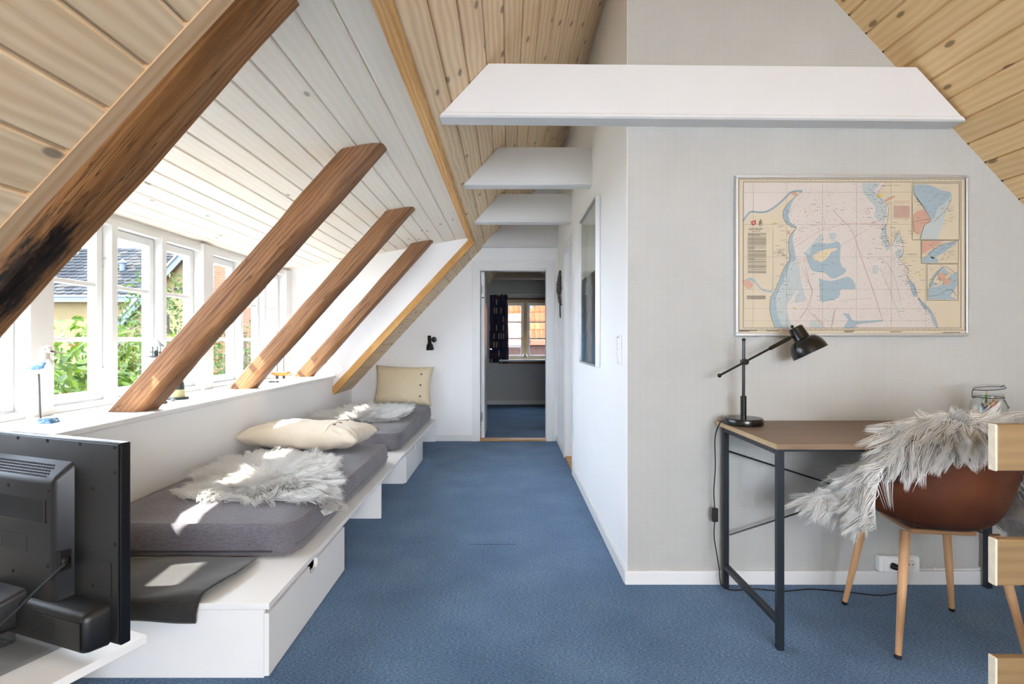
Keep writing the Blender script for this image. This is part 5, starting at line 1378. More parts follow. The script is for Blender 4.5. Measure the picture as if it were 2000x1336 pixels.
lettering('KATTEGAT', 280, 481, 0.0125)
lettering('NORDLIGE DEL', 280, 493, 0.0060)
lettering('JYLLAND', 447, 650, 0.0085, sp=1.5)
lettering('SVERIGE', 1410, 662, 0.0085, sp=1.5)

# ------------------------------------------------------------------ corridor wall: picture, switches, ornament
t = thing('framed_picture', 'tall glazed picture of pale streaks on dark blue on the corridor wall', 'picture', (XC, 3.62, 0.96))
py0, py1, pz0, pz1 = 3.255, 4.0, 0.956, 1.972
for b_ in ((py0, py0 + 0.012, pz0, pz1), (py1 - 0.012, py1, pz0, pz1), (py0 + 0.012, py1 - 0.012, pz0, pz0 + 0.012), (py0 + 0.012, py1 - 0.012, pz1 - 0.012, pz1)):
    MB().box(XC - 0.030, XC - 0.0005, b_[0], b_[1], b_[2], b_[3], 0.002).build('frame_rail', M['alu'], t)
k = N('streaks_with_reflection'); co = k.n('TexCoord').outputs['Object']; sp_ = k.n('SeparateXYZ'); k.l(co, sp_.inputs[0])
yv, zv = sp_.outputs[1], sp_.outputs[2]
wob_ = k.math('MULTIPLY', k.math('SUBTRACT', k.noise(k.vscale(co, (1, 7, 3)), 1.5, 4, 0.65), 0.5), 0.26)
c_ = k.math('ABSOLUTE', k.math('ADD', k.math('SUBTRACT', yv, 0.02), wob_))
streak = k.mapr(c_, 0.15, 0.10)
tex_ = k.noise(k.vscale(co, (1, 30, 9)), 1.2, 5, 0.75)
rock = k.ramp(tex_, [(0.32, srgb(58, 62, 68)), (0.5, srgb(142, 138, 134)), (0.68, srgb(214, 208, 200))])
under = k.ramp(k.math('ADD', zv, k.math('MULTIPLY', k.math('SUBTRACT', tex_, 0.5), 0.12)), [(0.0, srgb(62, 108, 140)), (0.35, srgb(26, 38, 54)), (0.7, srgb(34, 34, 42))])
art = k.mix(streak, under, rock)
hi = k.mapr(zv, 0.585, 0.588)
upper = k.ramp(k.noise(k.vscale(co, (1, 2, 2)), 1.5, 3), [(0.3, srgb(176, 170, 154)), (0.7, srgb(204, 200, 186))])  # beige upper half with the light reflected in the glass painted into it
line = k.mapr(k.math('ABSOLUTE', k.math('SUBTRACT', yv, k.math('MULTIPLY', k.math('SUBTRACT', zv, 1.0), -0.12))), 0.010, 0.004)
upper = k.mix(k.math('MULTIPLY', line, 0.7), upper, srgb(222, 228, 224))
k.base(k.mix(hi, art, upper)); k.rough(0.4)
MB().box(XC - 0.012, XC - 0.004, py0 + 0.010, py1 - 0.010, pz0 + 0.010, pz1 - 0.010).build('painting', k.m, t)
MB().box(XC - 0.022, XC - 0.020, py0 + 0.010, py1 - 0.010, pz0 + 0.010, pz1 - 0.010).build('glass', M['picture_glass'], t)

def switch(label, y, z, h_, w_):
    t = thing('light_switch', label, 'switch', (XC, y, z), group='white rocker switches')
    MB().box(XC - 0.011, XC - 0.0004, y - w_ / 2, y + w_ / 2, z - h_ / 2, z + h_ / 2, 0.003).build('plate', M['white_plastic'], t)
    MB().box(XC - 0.0112, XC - 0.0100, y - w_ / 2 + 0.009, y + w_ / 2 - 0.009, z - h_ / 2 + 0.010, z + h_ / 2 - 0.010).build('gap', plain('switch_gap', (150, 150, 148), 0.5, var=0), t)
    n_ = 2 if h_ > 0.12 else 1
    for i in range(n_):
        za, zb_ = z - h_ / 2 + 0.012 + i * (h_ - 0.024) / n_, z - h_ / 2 + 0.012 + (i + 1) * (h_ - 0.024) / n_ - 0.002
        MB().prism([(XC - 0.011, za), (XC - 0.014, za), (XC - 0.018, zb_), (XC - 0.011, zb_)] , 'y', y - w_ / 2 + 0.011, y + w_ / 2 - 0.011).build('rocker', M['white_plastic'], t)
switch('white double switch plate near the corner of the corridor wall', 2.68, 1.070, 0.145, 0.075)
switch('small white switch plate beside the far doorway', 5.76, 1.095, 0.135, 0.08)

# carved lizard ornament climbing the wall
t = thing('lizard_ornament', 'dark carved lizard ornament on the wall by the far doorway', 'ornament', (XC, 5.62, 1.34))
kk = N('dark_carved_wood'); kk.base(kk.ramp(kk.noise(kk.coord(), 60, 3), [(0.35, srgb(38, 38, 40)), (0.6, srgb(76, 72, 68)), (0.75, srgb(168, 134, 96))])); kk.rough(0.5)
oy = 5.62
MB().tube(spline([(XC - 0.012, oy, 1.34), (XC - 0.014, oy + 0.01, 1.42), (XC - 0.018, oy - 0.02, 1.50), (XC - 0.026, oy, 1.58), (XC - 0.026, oy + 0.015, 1.66), (XC - 0.022, oy, 1.73), (XC - 0.016, oy, 1.80), (XC - 0.012, oy, 1.825)], 5),
          [0.004] + [0.008] * 9 + [0.016] * 6 + [0.024] * 8 + [0.02] * 4 + [0.014] * 4 + [0.010] * 3 + [0.003], 10).build('body', kk.m, t, smooth=True)
for zz_, s_ in ((1.52, -1), (1.52, 1), (1.68, -1), (1.68, 1)):
    MB().tube(spline([(XC - 0.018, oy, zz_), (XC - 0.016, oy + s_ * 0.045, zz_ + 0.01), (XC - 0.010, oy + s_ * 0.065, zz_ - 0.045), (XC - 0.008, oy + s_ * 0.085, zz_ - 0.055)], 4), 0.006, 8).build('leg', kk.m, t, smooth=True)

# wall lamp above the far mattress
wx, wz = -0.845, 1.118
t = thing('wall_lamp', 'small black spot lamp on the wall beside the upright pillow', 'lamp', (wx, YD, wz))
MB().lathe([(0.0, 0.0004), (0.030, 0.0004), (0.032, 0.006), (0.026, 0.020), (0.0, 0.022)], (wx + 0.03, YD, wz), (0, -1, 0), 24).build('wall_plate', M['black_gloss'], t, smooth=40)
MB().tube([(wx + 0.03, YD - 0.02, wz), (wx + 0.005, YD - 0.075, wz)], 0.008, 8).build('stem', M['black_gloss'], t, smooth=True)
aw = Vector((0.08, -0.14, -1)).normalized(); tw = Vector((wx - 0.010, YD - 0.085, wz + 0.042))
MB().lathe([(0.0, 0.0), (0.017, 0.0), (0.020, 0.004), (0.021, 0.075), (0.022, 0.080)], tw, aw, 22).build('lamp_body', M['black_gloss'], t, smooth=40)
shd = [(0.021, 0.08), (0.030, 0.092), (0.037, 0.110), (0.041, 0.135), (0.0425, 0.155)]
MB().lathe(shd + [(r - 0.002, h_) for r, h_ in shd][::-1], tw, aw, 26, closed=True).build('lamp_shade', M['black_gloss'], t, smooth=50)
lead = spline([(wx + 0.0, YD - 0.03, wz - 0.02), (wx + 0.0, YD - 0.006, wz - 0.12), (wx + 0.004, YD - 0.005, 0.80), (wx + 0.020, YD - 0.005, 0.55), (wx + 0.030, YD - 0.005, 0.36), (wx + 0.040, YD - 0.006, 0.255)], 6)
MB().tube(lead, 0.0022, 6).build('lead', M['white_plastic'], t, smooth=True)
o = MB().tube(spline([(-0.783, YD - 0.010, 0.25), (-0.782, YD - 0.012, 0.17), (-0.784, YD - 0.07, 0.10), (-0.86, YD - 0.14, 0.055), (-0.93, 5.75, 0.03), (-0.97, 5.65, 0.004)], 6), 0.0026, 6).build('loose_lead', M['white_plastic'], smooth=True)
tag(o, 'thin white lead hanging down off the bench end at the door wall', 'cable')

# ------------------------------------------------------------------ the room beyond: window, curtain, vase, paper lamp
w = bpy.data.objects.new('window_4', None); COL.objects.link(w); w.location = (FW0, YF, FWZ0); struct(w); WM[w.name] = Matrix.Translation(w.location)
pinewin = plain('pale_pine_frame', (232, 206, 160), 0.5, var=0.03)
m = MB(); m.box(FW0, FW0 + 0.05, YF - 0.01, YF + 0.11, FWZ0, FWZ1); m.box(FW1 - 0.05, FW1, YF - 0.01, YF + 0.11, FWZ0, FWZ1); m.box(FW0, FW1, YF - 0.01, YF + 0.11, FWZ1 - 0.05, FWZ1); m.box(FW0, FW1, YF - 0.005, YF + 0.11, FWZ0, FWZ0 + 0.03)
m.build('window_frame', pinewin, w)
MB().box(0.273, 0.333, YF + 0.0, YF + 0.11, FWZ0 + 0.03, FWZ1 - 0.05, 0.003).build('mullion', pinewin, w)
MB().box(FW0 - 0.06, FW1 + 0.06, YF - 0.025, YF, FWZ1 + 0.005, FWZ1 + 0.035, 0.003).build('head_board', plain('brown_wood_trim', (128, 84, 58), 0.5), w)
MB().box(FW0 - 0.06, FW1 + 0.06, YF - 0.028, YF, FWZ0 - 0.075, FWZ0 - 0.030, 0.003).build('apron_board', plain('brown_wood_apron', (132, 88, 60), 0.5), w)
MB().box(FW0 - 0.06, FW1 + 0.06, YF - 0.12, YF + 0.02, FWZ0 - 0.030, FWZ0, 0.003).build('sill_board', M['paint_gloss'], w)
for xa, xb in ((FW0 + 0.05, 0.273), (0.333, FW1 - 0.05)):
    st = 0.045; sm = MB(); Y0, Y1 = YF + 0.03, YF + 0.07; Z0, Z1 = FWZ0 + 0.03, FWZ1 - 0.05
    sm.box(xa, xa + st, Y0, Y1, Z0, Z1, 0.003); sm.box(xb - st, xb, Y0, Y1, Z0, Z1, 0.003); sm.box(xa + st, xb - st, Y0, Y1, Z0, Z0 + st, 0.003); sm.box(xa + st, xb - st, Y0, Y1, Z1 - st, Z1, 0.003)
    sash = sm.build('sash', M['paint_gloss'], w)
    zz_ = [Z0 + st + (Z1 - Z0 - 2 * st) * i / 3 for i in range(4)]
    mu = MB()
    for z in zz_[1:3]: mu.box(xa + st, xb - st, Y0 + 0.005, Y1 - 0.005, z - 0.011, z + 0.011, 0.002)
    mu.build('glazing_bar', M['paint_gloss'], sash)
    for i in range(3): MB().box(xa + st - 0.002, xb - st + 0.002, Y0 + 0.018, Y0 + 0.021, zz_[i], zz_[i + 1]).build('pane', M['glass'], sash)
# curtain
k = N('navy_patch_curtain'); uv = k.n('TexCoord').outputs['UV']; s_ = k.n('SeparateXYZ'); k.l(uv, s_.inputs[0])
def cellmask(ox, oy, nx, ny, wx_, wy_, thr):
    u_ = k.math('ADD', k.math('MULTIPLY', s_.outputs[0], nx), ox); v_ = k.math('ADD', k.math('MULTIPLY', s_.outputs[1], ny), oy)
    fu, fv = k.math('FRACT', u_), k.math('FRACT', v_); cu, cv = k.math('FLOOR', u_), k.math('FLOOR', v_)
    cb = k.n('CombineXYZ'); k.l(cu, cb.inputs[0]); k.l(cv, cb.inputs[1]); wnz = k.n('TexWhiteNoise', noise_dimensions='2D'); k.l(cb.outputs[0], wnz.inputs['Vector'])
    a_ = k.math('LESS_THAN', fu, wx_); b_ = k.math('LESS_THAN', fv, wy_)
    return k.math('MULTIPLY', k.math('MULTIPLY', a_, b_), k.math('GREATER_THAN', wnz.outputs['Value'], thr))
mk = cellmask(0.3, 0.2, 8, 8, 0.5, 0.66, 0.70)
mk2 = cellmask(0.1, 0.6, 7, 6, 0.8, 0.5, 0.5)
basec = k.mix(mk2, srgb(58, 64, 92), srgb(86, 78, 86))
k.base(k.mix(mk, basec, srgb(206, 190, 158))); k.rough(0.85)
def curt(u, v):
    x = -0.305 + 0.30 * u + 0.03 * (1 - v) * (u - 0.4); x += 0.0
    y = YF - 0.075 + 0.028 * math.sin(u * 2 * math.pi * 5.5) * (0.6 + 0.4 * (1 - v)) + 0.008 * math.sin(u * 31 + v * 3)
    return Vector((x, y, 0.72 + 1.165 * v + 0.01 * math.sin(u * 30) * (v > 0.97)))
cm_ = MB().grid(curt, 70, 24)
ct = thing('curtain', 'dark navy curtain with beige patches at the far window', 'curtain', (-0.16, YF - 0.08, 0.72))
o = cm_.build('cloth', k.m, ct, smooth=80); uvl = o.data.uv_layers.new(name='UVMap')
for poly in o.data.polygons:
    for li in poly.loop_indices:
        vi = o.data.loops[li].vertex_index; uvl.data[li].uv = ((vi % 70) / 69, (vi // 70) / 23)
o.modifiers.new('thickness', 'SOLIDIFY').thickness = 0.002
rd = thing('curtain_rod', 'thin white curtain rod above the far window', 'rod', (0.3, YF - 0.07, 1.88))
MB().tube([(-0.33, YF - 0.075, 1.888), (1.0, YF - 0.075, 1.888)], 0.006, 10).build('rod_bar', M['white_plastic'], rd, smooth=True)
for x in (-0.28, 0.9): MB().tube([(x, YF - 0.075, 1.888), (x, YF - 0.0005, 1.888)], 0.005, 8).build('bracket', M['white_plastic'], rd, smooth=True)
# vase with dried stems
vx, vy, vz = 0.292, YF - 0.065, FWZ0
t = thing('glass_vase', 'small round ribbed glass vase on the far window sill', 'vase', (vx, vy, vz))
MB().lathe([(0.0, 0.0006), (0.030, 0.0006), (0.048, 0.020), (0.054, 0.045), (0.046, 0.075), (0.022, 0.092), (0.018, 0.105), (0.022, 0.112), (0.019, 0.112), (0.015, 0.105), (0.019, 0.092), (0.042, 0.074), (0.050, 0.045), (0.0, 0.006)], (vx, vy, vz), sides=24).build('glass_body', M['jar'], t, smooth=40)
t = thing('dried_stems', 'dried straw coloured stems in the small glass vase', 'dried plant', (vx, vy, vz + 0.01))
straw = plain('straw', (214, 178, 116), 0.8)
for i, (a_, l_) in enumerate(((-0.05, 0.36), (0.02, 0.42), (0.09, 0.31))):
    MB().tube(spline([(vx, vy, vz + 0.012), (vx + a_ * 0.3, vy, vz + 0.2), (vx + a_, vy - 0.01, vz + l_)], 4), 0.0022, 6).build('stem', straw, t, smooth=True)
    loft(MB(), [((vx + a_ - 0.008, vy - 0.01, vz + l_), 0.002, 0.01), ((vx + a_, vy - 0.01, vz + l_), 0.008, 0.05), ((vx + a_ + 0.008, vy - 0.01, vz + l_), 0.002, 0.01)], 10).build('seed_head', straw, t, smooth=True)
# rice-paper pendant
t = thing('pendant_lamp', 'ribbed paper pendant lamp in the room beyond the door', 'lamp', (0.66, 8.0, 2.2))
prof_ = [(0.02 + 0.26 * math.sqrt(max(0, 1 - ((i - 10) / 10.4) ** 2)) + (0.004 if i % 2 else 0), 0.022 * i) for i in range(21)]
MB().lathe(prof_, (0.66, 8.0, 2.06), sides=32).build('paper_shade', plain('rice_paper', (222, 196, 168), 0.8), t, smooth=30)
MB().tube([(0.66, 8.0, 2.49), (0.66, 8.0, zl(0.66) - 0.001)], 0.003, 6).build('cord', M['white_plastic'], t)
MB().lathe([(0.0, 0.0), (0.04, 0.0), (0.035, -0.03), (0.0, -0.03)], (0.66, 8.0, zl(0.66) + 0.012), sides=16).build('ceiling_cup', M['white_plastic'], t)

# ------------------------------------------------------------------ outdoors
GZ = -2.7
gm = N('worn_garden_ground'); gm.base(gm.ramp(gm.noise(gm.coord(), 1.5, 4), [(0.3, srgb(72, 74, 58)), (0.7, srgb(92, 92, 78))])); gm.rough(0.95)
struct(MB().box(-45, 30, -25, 60, GZ - 0.1, GZ).build('ground', gm.m))
# red pantile roof and brick wall seen by the far window
hb_ = thing('brick_house', 'orange tiled house with brick wall outside the far window', 'building', (1.0, 20, GZ))
tile_m = N('orange_pantile'); oi = tile_m.n('ObjectInfo'); tile_m.base(tile_m.mix(oi.outputs['Random'], srgb(96, 48, 28), srgb(114, 66, 40))); tile_m.rough(0.9); tile_m.b.inputs['Specular IOR Level'].default_value = 0.1
ta = R(50); ex, ez = 20.0, 1.12
MB().box(-3.2, 5.2, ex + 0.15, ex + 0.4, GZ, ez - 0.02).build('mortar_wall', plain('mortar', (90, 80, 72), 0.9), hb_)
bk = MB(); row = 0; z = 0.30
while z < ez - 0.10:
    x = -1.2 + (0.06 if row % 2 else 0)
    bw = 0.075 if row % 3 == 1 else 0.19
    while x < 2.6:
        bk.box(x, x + bw, ex + 0.128, ex + 0.152, z, z + 0.062); x += bw + 0.022
    z += 0.078; row += 1
bo = bk.build('brick_courses', plain('red_brick', (68, 38, 30), 0.9, var=0.25, vscale=9), hb_); bo['kind'] = 'stuff'
MB().box(-3.2, 5.2, ex - 0.02, ex + 0.10, ez - 0.075, ez - 0.04).build('gutter', plain('zinc_grey', (120, 124, 130), 0.5), hb_)
sl_ = [(ex - 0.05, ez - 0.03), (ex + 5.0 * math.cos(ta), ez + 5.0 * math.sin(ta) - 0.03), (ex + 5.0 * math.cos(ta), ez + 5.0 * math.sin(ta) - 0.2), (ex - 0.05, ez - 0.2)]
MB().prism(sl_, 'x', -3.2, 5.2).build('roof_deck', plain('roof_underlay', (110, 62, 44), 0.9), hb_)
tw_, tl_ = 0.195, 0.44
tm = MB().grid(lambda u, v: Vector((tw_ * 1.08 * u, tl_ * 1.12 * v, 0.035 * math.sin(math.pi * min(1, u * 1.25)) - (0.016 if u > 0.8 else 0) - 0.02 * v + 0.03)), 9, 2)
tme = bpy.data.meshes.new('roof_tile'); tme.from_pydata([tuple(v) for v in tm.v], [], tm.f); tme.materials.append(tile_m.m)
bm = bmesh.new(); bm.from_mesh(tme); r_ = bmesh.ops.extrude_face_region(bm, geom=list(bm.faces)); bmesh.ops.translate(bm, vec=(0, 0, -0.014), verts=[q for q in r_['geom'] if isinstance(q, bmesh.types.BMVert)]); bmesh.ops.recalc_face_normals(bm, faces=bm.faces); bm.to_mesh(tme); bm.free()
for r_ in range(9):
    for c_ in range(22):
        o0 = Vector((-1.3 + c_ * tw_, ex + r_ * tl_ * math.cos(ta), ez + r_ * tl_ * math.sin(ta)))
        place(tme, 'roof_tile', hb_, frame_M(o0, Vector((1, 0, 0)), Vector((0, math.cos(ta), math.sin(ta))), Vector((0, -math.sin(ta), math.cos(ta)))))
MB().box(0.55, 0.95, ex + 0.95, ex + 1.4, ez + 1.05, ez + 1.75, 0.01).build('roof_window', plain('dark_roof_window', (60, 66, 76), 0.2), hb_)
MB().box(0.48, 1.02, ex + 0.86, ex + 1.3, ez + 0.98, ez + 1.06, 0.01).build('window_flashing', plain('lead_flashing', (130, 134, 140), 0.5), hb_)

# grey shingled house seen by the dormer windows
hs_ = thing('shingled_house', 'yellow house with grey shingle roof beyond the tree', 'building', (-15, 24, GZ))
gy, gz = 22.0, 1.12 + 88 / FPX * 22.0; ga = R(40); gl_ = 2.55 / math.cos(ga) * 1.0
yel = plain('yellow_render', (96, 80, 48), 0.85, var=0.06)
MB().box(-19.2, -11.6, gy + 0.3, gy + 0.5, GZ, gz - 0.05).build('wall', yel, hs_)
MB().box(-19.4, -11.4, gy - 0.02, gy + 0.12, gz - 0.30, gz - 0.10).build('fascia', plain('pale_blue_board', (88, 96, 106), 0.6), hs_)
MB().box(-19.4, -11.4, gy - 0.10, gy - 0.0, gz - 0.10, gz - 0.02).build('gutter', plain('dark_gutter', (84, 90, 98), 0.5), hs_)
rl = 3.58
MB().prism([(gy, gz - 0.02), (gy + rl * math.cos(ga), gz + rl * math.sin(ga) - 0.02), (gy + rl * math.cos(ga), gz + rl * math.sin(ga) - 0.2), (gy, gz - 0.2)], 'x', -19.4, -11.4).build('roof_deck', plain('dark_underlay', (60, 60, 62), 0.9), hs_)
shm = N('grey_slate'); oi = shm.n('ObjectInfo'); shm.base(shm.ramp(oi.outputs['Random'], [(0.0, srgb(28, 30, 33)), (0.6, srgb(42, 44, 47)), (1.0, srgb(56, 54, 50))])); shm.rough(0.9); shm.b.inputs['Specular IOR Level'].default_value = 0.1
sw_, sl2 = 0.36, 0.235
smb = MB().add([(0, 0.06, 0.0), (sw_ * 0.25, 0, 0.02), (sw_ * 0.72, 0, 0.02), (sw_ * 0.97, 0.06, 0.0), (sw_ * 0.97, 0.30, -0.02), (0, 0.30, -0.02), (0, 0.06, 0.028), (sw_ * 0.25, 0, 0.045), (sw_ * 0.72, 0, 0.045), (sw_ * 0.97, 0.06, 0.028), (sw_ * 0.97, 0.30, 0.004), (0, 0.30, 0.004)],
               [(5, 4, 3, 2, 1, 0), (6, 7, 8, 9, 10, 11), (0, 1, 7, 6), (1, 2, 8, 7), (2, 3, 9, 8), (3, 4, 10, 9), (4, 5, 11, 10), (5, 0, 6, 11)])
sme = bpy.data.meshes.new('shingle'); sme.from_pydata([tuple(v) for v in smb.v], [], smb.f); sme.materials.append(shm.m)
nsh = 0
shr = random.Random(6)
rest = MB()
for r_ in range(15):
    for c_ in range(21):
        o0 = Vector((-19.2 + c_ * sw_ + (sw_ / 2 if r_ % 2 else 0), gy + r_ * sl2 * math.cos(ga), gz + r_ * sl2 * math.sin(ga)))
        Mf = frame_M(o0, Vector((1, 0, 0)), Vector((0, math.cos(ga), math.sin(ga))), Vector((0, -math.sin(ga), math.cos(ga)))) @ Matrix.Rotation(shr.uniform(-0.03, 0.03), 4, 'X')
        vis = -18.6 < o0.x < -13.2
        if vis and nsh < 300: place(sme, 'shingle', hs_, Mf); nsh += 1
        else: rest.add([Mf @ v for v in smb.v], smb.f)
ro = rest.build('roof_shingles', shm.m, hs_, fix=False); ro['kind'] = 'stuff'
for x in (-17.05, -16.35):
    MB().lathe([(0.11, 0.0), (0.11, 0.34), (0.17, 0.35), (0.17, 0.39), (0.0, 0.55)], (x, gy + 1.35, gz + 1.08), sides=14).build('roof_vent', plain('blue_zinc', (52, 66, 84), 0.4), hs_, smooth=40)
# gabled yellow house beside it
t = thing('gabled_house', 'yellow gabled house with pale blue bargeboards', 'building', (-9.3, 16, GZ))
gx_, gzp = -9.45, 3.62
MB().prism([(gx_ - 2.2, GZ), (gx_ + 2.2, GZ), (gx_ + 2.2, gzp - 2.45), (gx_, gzp - 0.05), (gx_ - 2.2, gzp - 2.45)], 'y', 16.15, 20).build('gable_wall', yel, t)
for s_ in (-1, 1):
    MB().prism([(gx_, gzp + 0.05), (gx_ + s_ * 2.6, gzp + 0.05 - 2.6 * 1.09), (gx_ + s_ * 2.6, gzp - 0.18 - 2.6 * 1.09), (gx_, gzp - 0.18)], 'y', 15.95, 16.02).build('bargeboard', plain('pale_blue_barge', (84, 94, 108), 0.6), t)
    MB().prism([(gx_, gzp + 0.13), (gx_ + s_ * 2.7, gzp + 0.13 - 2.7 * 1.09), (gx_ + s_ * 2.7, gzp + 0.05 - 2.7 * 1.09), (gx_, gzp + 0.05)], 'y', 15.9, 20).build('roof', plain('grey_felt', (120, 122, 124), 0.9), t)
for i in range(3): MB().lathe([(0.0, 0.0), (0.05, 0.0), (0.05, 0.02), (0.0, 0.02)], (gx_ - 0.30 + i * 0.16, 16.13, gzp - 1.02), (0, 1, 0), 12).build('vent_hole', M['vent'], t)
# red brick gable farther right
t = thing('red_house', 'tall orange brick house end beyond the shrubs', 'building', (-6.5, 14, GZ))
k = N('far_brick'); br = k.n('TexBrick'); k.l(k.coord(), br.inputs['Vector']); mp = k.n('Mapping'); k.l(k.coord(), mp.inputs[0]); mp.inputs['Rotation'].default_value = (R(90), 0, 0); k.l(mp.outputs[0], br.inputs['Vector'])
br.inputs['Color1'].default_value = srgb(112, 55, 32); br.inputs['Color2'].default_value = srgb(100, 48, 28); br.inputs['Mortar'].default_value = srgb(118, 84, 64); br.inputs['Scale'].default_value = 4.0; br.inputs['Mortar Size'].default_value = 0.012
k.l(br.outputs[0], k.b.inputs['Base Color']); k.rough(0.9)
MB().box(-6.95, -6.1, 13, 15.5, GZ, 4.9).build('wall', k.m, t)
MB().prism([(-7.1, 4.85), (-5.95, 4.85), (-6.52, 5.6)], 'y', 12.9, 15.6).build('roof', plain('red_roof_far', (176, 92, 62), 0.9), t)

# ------------------------------------------------------------------ leafy tree and shrubs outside the dormer
def leafmat(name, c1, c2, c3):
    k = N(name); oi = k.n('ObjectInfo'); gp_ = k.n('NewGeometry')
    wnz = k.n('TexWhiteNoise', noise_dimensions='3D'); k.l(k.vmath('SNAP', gp_.outputs['Position'], (0.09, 0.09, 0.09)), wnz.inputs['Vector'])
    f_ = k.math('FRACT', k.math('ADD', wnz.outputs['Value'], oi.outputs['Random']))
    col = k.ramp(f_, [(0.0, srgb(*c1)), (0.55, srgb(*c2)), (0.93, srgb(*c2)), (1.0, srgb(*c3))])
    k.base(col); k.rough(0.45); k.b.inputs['Specular IOR Level'].default_value = 0.14
    tr = k.n('BsdfTranslucent'); k.l(col, tr.inputs[0]); mx = k.n('MixShader'); mx.inputs[0].default_value = 0.4
    k.l(k.b.outputs[0], mx.inputs[1]); k.l(tr.outputs[0], mx.inputs[2]); k.l(mx.outputs[0], k.out.inputs[0]); return k.m
leaf_a = leafmat('cherry_leaf', (38, 57, 18), (70, 88, 28), (108, 62, 34))
leaf_b = leafmat('shrub_leaf', (34, 52, 24), (60, 78, 36), (80, 88, 46))
bark = plain('grey_brown_bark', (62, 52, 44), 0.9, var=0.2, vscale=30)
LV = np.array([(0, 0, 0), (0.30, 0.17, 0.03), (0.30, -0.17, 0.03), (0.62, 0.19, 0.0), (0.62, -0.19, 0.0), (1.0, 0, -0.10), (0.30, 0, -0.02), (0.62, 0, -0.05)])
LF = [(0, 6, 1), (0, 2, 6), (6, 7, 3, 1), (6, 2, 4, 7), (7, 5, 3), (7, 4, 5)]
LT = np.array([(0, 6, 1), (0, 2, 6), (6, 7, 3), (6, 3, 1), (6, 2, 4), (6, 4, 7), (7, 5, 3), (7, 4, 5)])
lme = {}
def leaf_mesh(nm, mat):
    me = bpy.data.meshes.new(nm); me.from_pydata([tuple(v) for v in LV], [], LF); me.materials.append(mat); return me
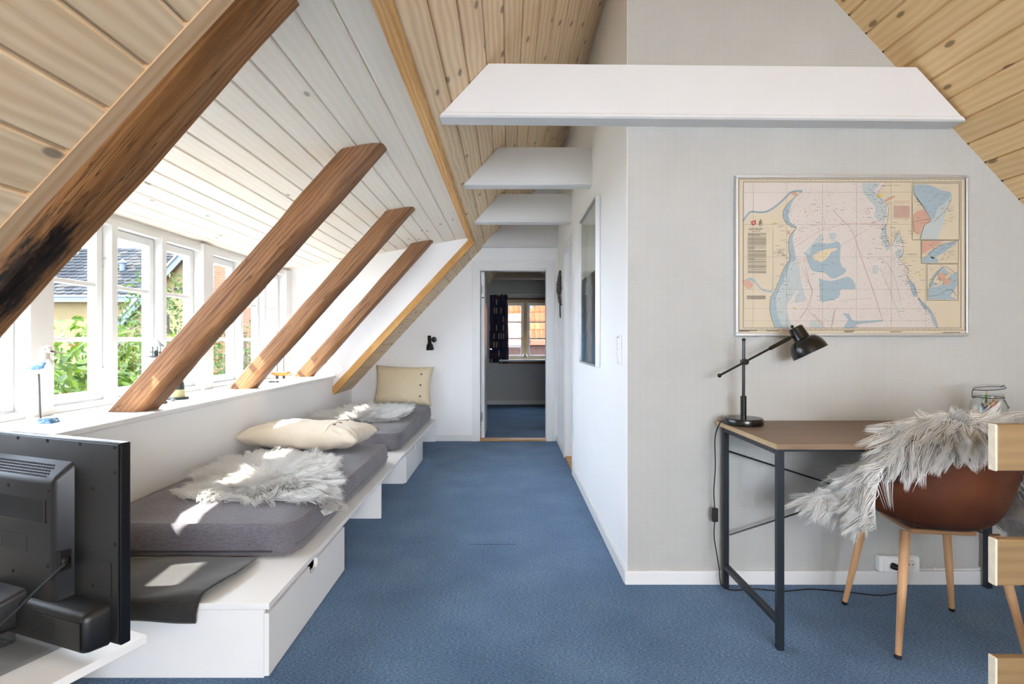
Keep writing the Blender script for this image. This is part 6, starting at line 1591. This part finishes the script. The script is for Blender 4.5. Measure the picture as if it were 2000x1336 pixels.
def leafy(name, label, cat, base, trunk, blobs, n, size, mat, nparts, seed, grp=None):
    t = thing(name, label, cat, base, group=grp)
    tb = MB()
    for pts, r0 in trunk: tb.tube(spline(pts, 5), [r0 * (1 - 0.7 * i / (5 * (len(pts) - 1))) for i in range(5 * (len(pts) - 1) + 1)], 8)
    tb.build('trunk', bark, t, smooth=True)
    rng = np.random.default_rng(seed); Ps = []; Ds = []
    tot = sum(b_[1][0] * b_[1][1] * b_[1][2] for b_ in blobs)
    for c_, r_ in blobs:
        m_ = int(n * r_[0] * r_[1] * r_[2] / tot)
        d_ = rng.normal(0, 1, (m_, 3)); d_ /= np.linalg.norm(d_, axis=1, keepdims=True)
        rad = rng.uniform(0.25, 1.0, (m_, 1)) ** 0.5
        Ps.append(np.array(c_) + d_ * rad * np.array(r_)); Ds.append(d_)
    P_ = np.concatenate(Ps); D_ = np.concatenate(Ds); n = len(P_)
    ok = P_[:, 0] < -2.62; P_ = P_[ok]; D_ = D_[ok]; n = len(P_)
    X_ = D_ * 0.6 + rng.normal(0, 0.5, (n, 3)) + np.array([0.15, 0, -0.45]); X_ /= np.linalg.norm(X_, axis=1, keepdims=True)
    U_ = D_ * 0.3 + rng.normal(0, 0.55, (n, 3)) + np.array([0, 0, 0.8]); Y_ = np.cross(U_, X_); Y_ /= np.maximum(np.linalg.norm(Y_, axis=1, keepdims=True), 1e-6); Z_ = np.cross(X_, Y_)
    S_ = size * rng.uniform(0.65, 1.25, (n, 1))
    order = np.argsort(np.linalg.norm(P_ - np.array([0, 0, CAM_H]), axis=1) * (1 + 3.0 * ((P_[:, 2] < 0.0) | (P_[:, 2] > 1.9))))
    me = leaf_mesh('leaf', mat)
    for i in order[:nparts]:
        Mf = frame_M(Vector(P_[i]), Vector(X_[i]), Vector(Y_[i]), Vector(Z_[i])) @ Matrix.Scale(float(S_[i, 0]), 4); place(me, 'leaf', t, Mf)
    q = order[nparts:]
    V = (P_[q][:, None, :] + S_[q][:, None, :] * (LV[None, :, 0:1] * X_[q][:, None, :] + LV[None, :, 1:2] * Y_[q][:, None, :] + LV[None, :, 2:3] * Z_[q][:, None, :])).reshape(-1, 3)
    F = (LT[None] + (np.arange(len(q)) * len(LV))[:, None, None]).reshape(-1, 3)
    fo = fast_mesh('foliage', V, F, mat, t, smooth=False); fo['kind'] = 'stuff'
    return t
leafy('cherry_tree', 'leafy cherry tree close outside the dormer windows', 'tree', (-4.6, 5.0, GZ),
      [([(-4.6, 5.0, GZ), (-4.5, 5.0, -1.2), (-4.3, 4.9, 0.0), (-3.9, 4.5, 0.9), (-3.6, 4.3, 1.2)], 0.07), ([(-4.4, 5.0, -0.6), (-4.2, 5.4, 0.4), (-4.0, 5.6, 1.0), (-3.9, 5.7, 1.25)], 0.028), ([(-4.5, 5.0, -1.0), (-4.6, 6.0, 0.1), (-4.4, 6.6, 0.9)], 0.06)],
      [((-4.0, 4.6, 0.30), (0.9, 0.9, 0.95)), ((-4.1, 5.4, 0.40), (0.85, 0.8, 0.95)), ((-4.2, 6.2, 0.35), (0.9, 0.8, 1.0)), ((-4.3, 5.2, -0.6), (1.3, 1.9, 0.9)), ((-3.7, 3.6, 0.1), (0.7, 0.8, 0.9))], 7500, 0.135, leaf_a, 300, 3)
leafy('round_shrub', 'bushy pale green tree standing behind the cherry tree', 'tree', (-6.6, 10.2, GZ),
      [([(-6.6, 10.2, GZ), (-6.5, 10.2, -1), (-6.4, 10.3, 0.6), (-6.3, 10.2, 1.6)], 0.09)], [((-6.5, 10.4, 0.9), (1.1, 1.2, 1.55)), ((-6.8, 9.2, -0.2), (1.2, 1.3, 1.4))], 5200, 0.11, leaf_b, 120, 5)
leafy('tall_shrub', 'tall dark green shrub outside the windows nearest the dormer cheek', 'shrub', (-4.6, 9.3, GZ),
      [([(-4.6, 9.3, GZ), (-4.6, 9.3, -1), (-4.5, 9.4, 0.4), (-4.5, 9.4, 1.2)], 0.08)], [((-4.5, 9.0, 0.0), (1.0, 1.4, 1.35)), ((-4.4, 10.0, 0.2), (0.8, 0.9, 1.4)), ((-4.3, 8.4, -0.3), (0.8, 0.8, 1.2))], 6500, 0.085, leaf_b, 160, 7)
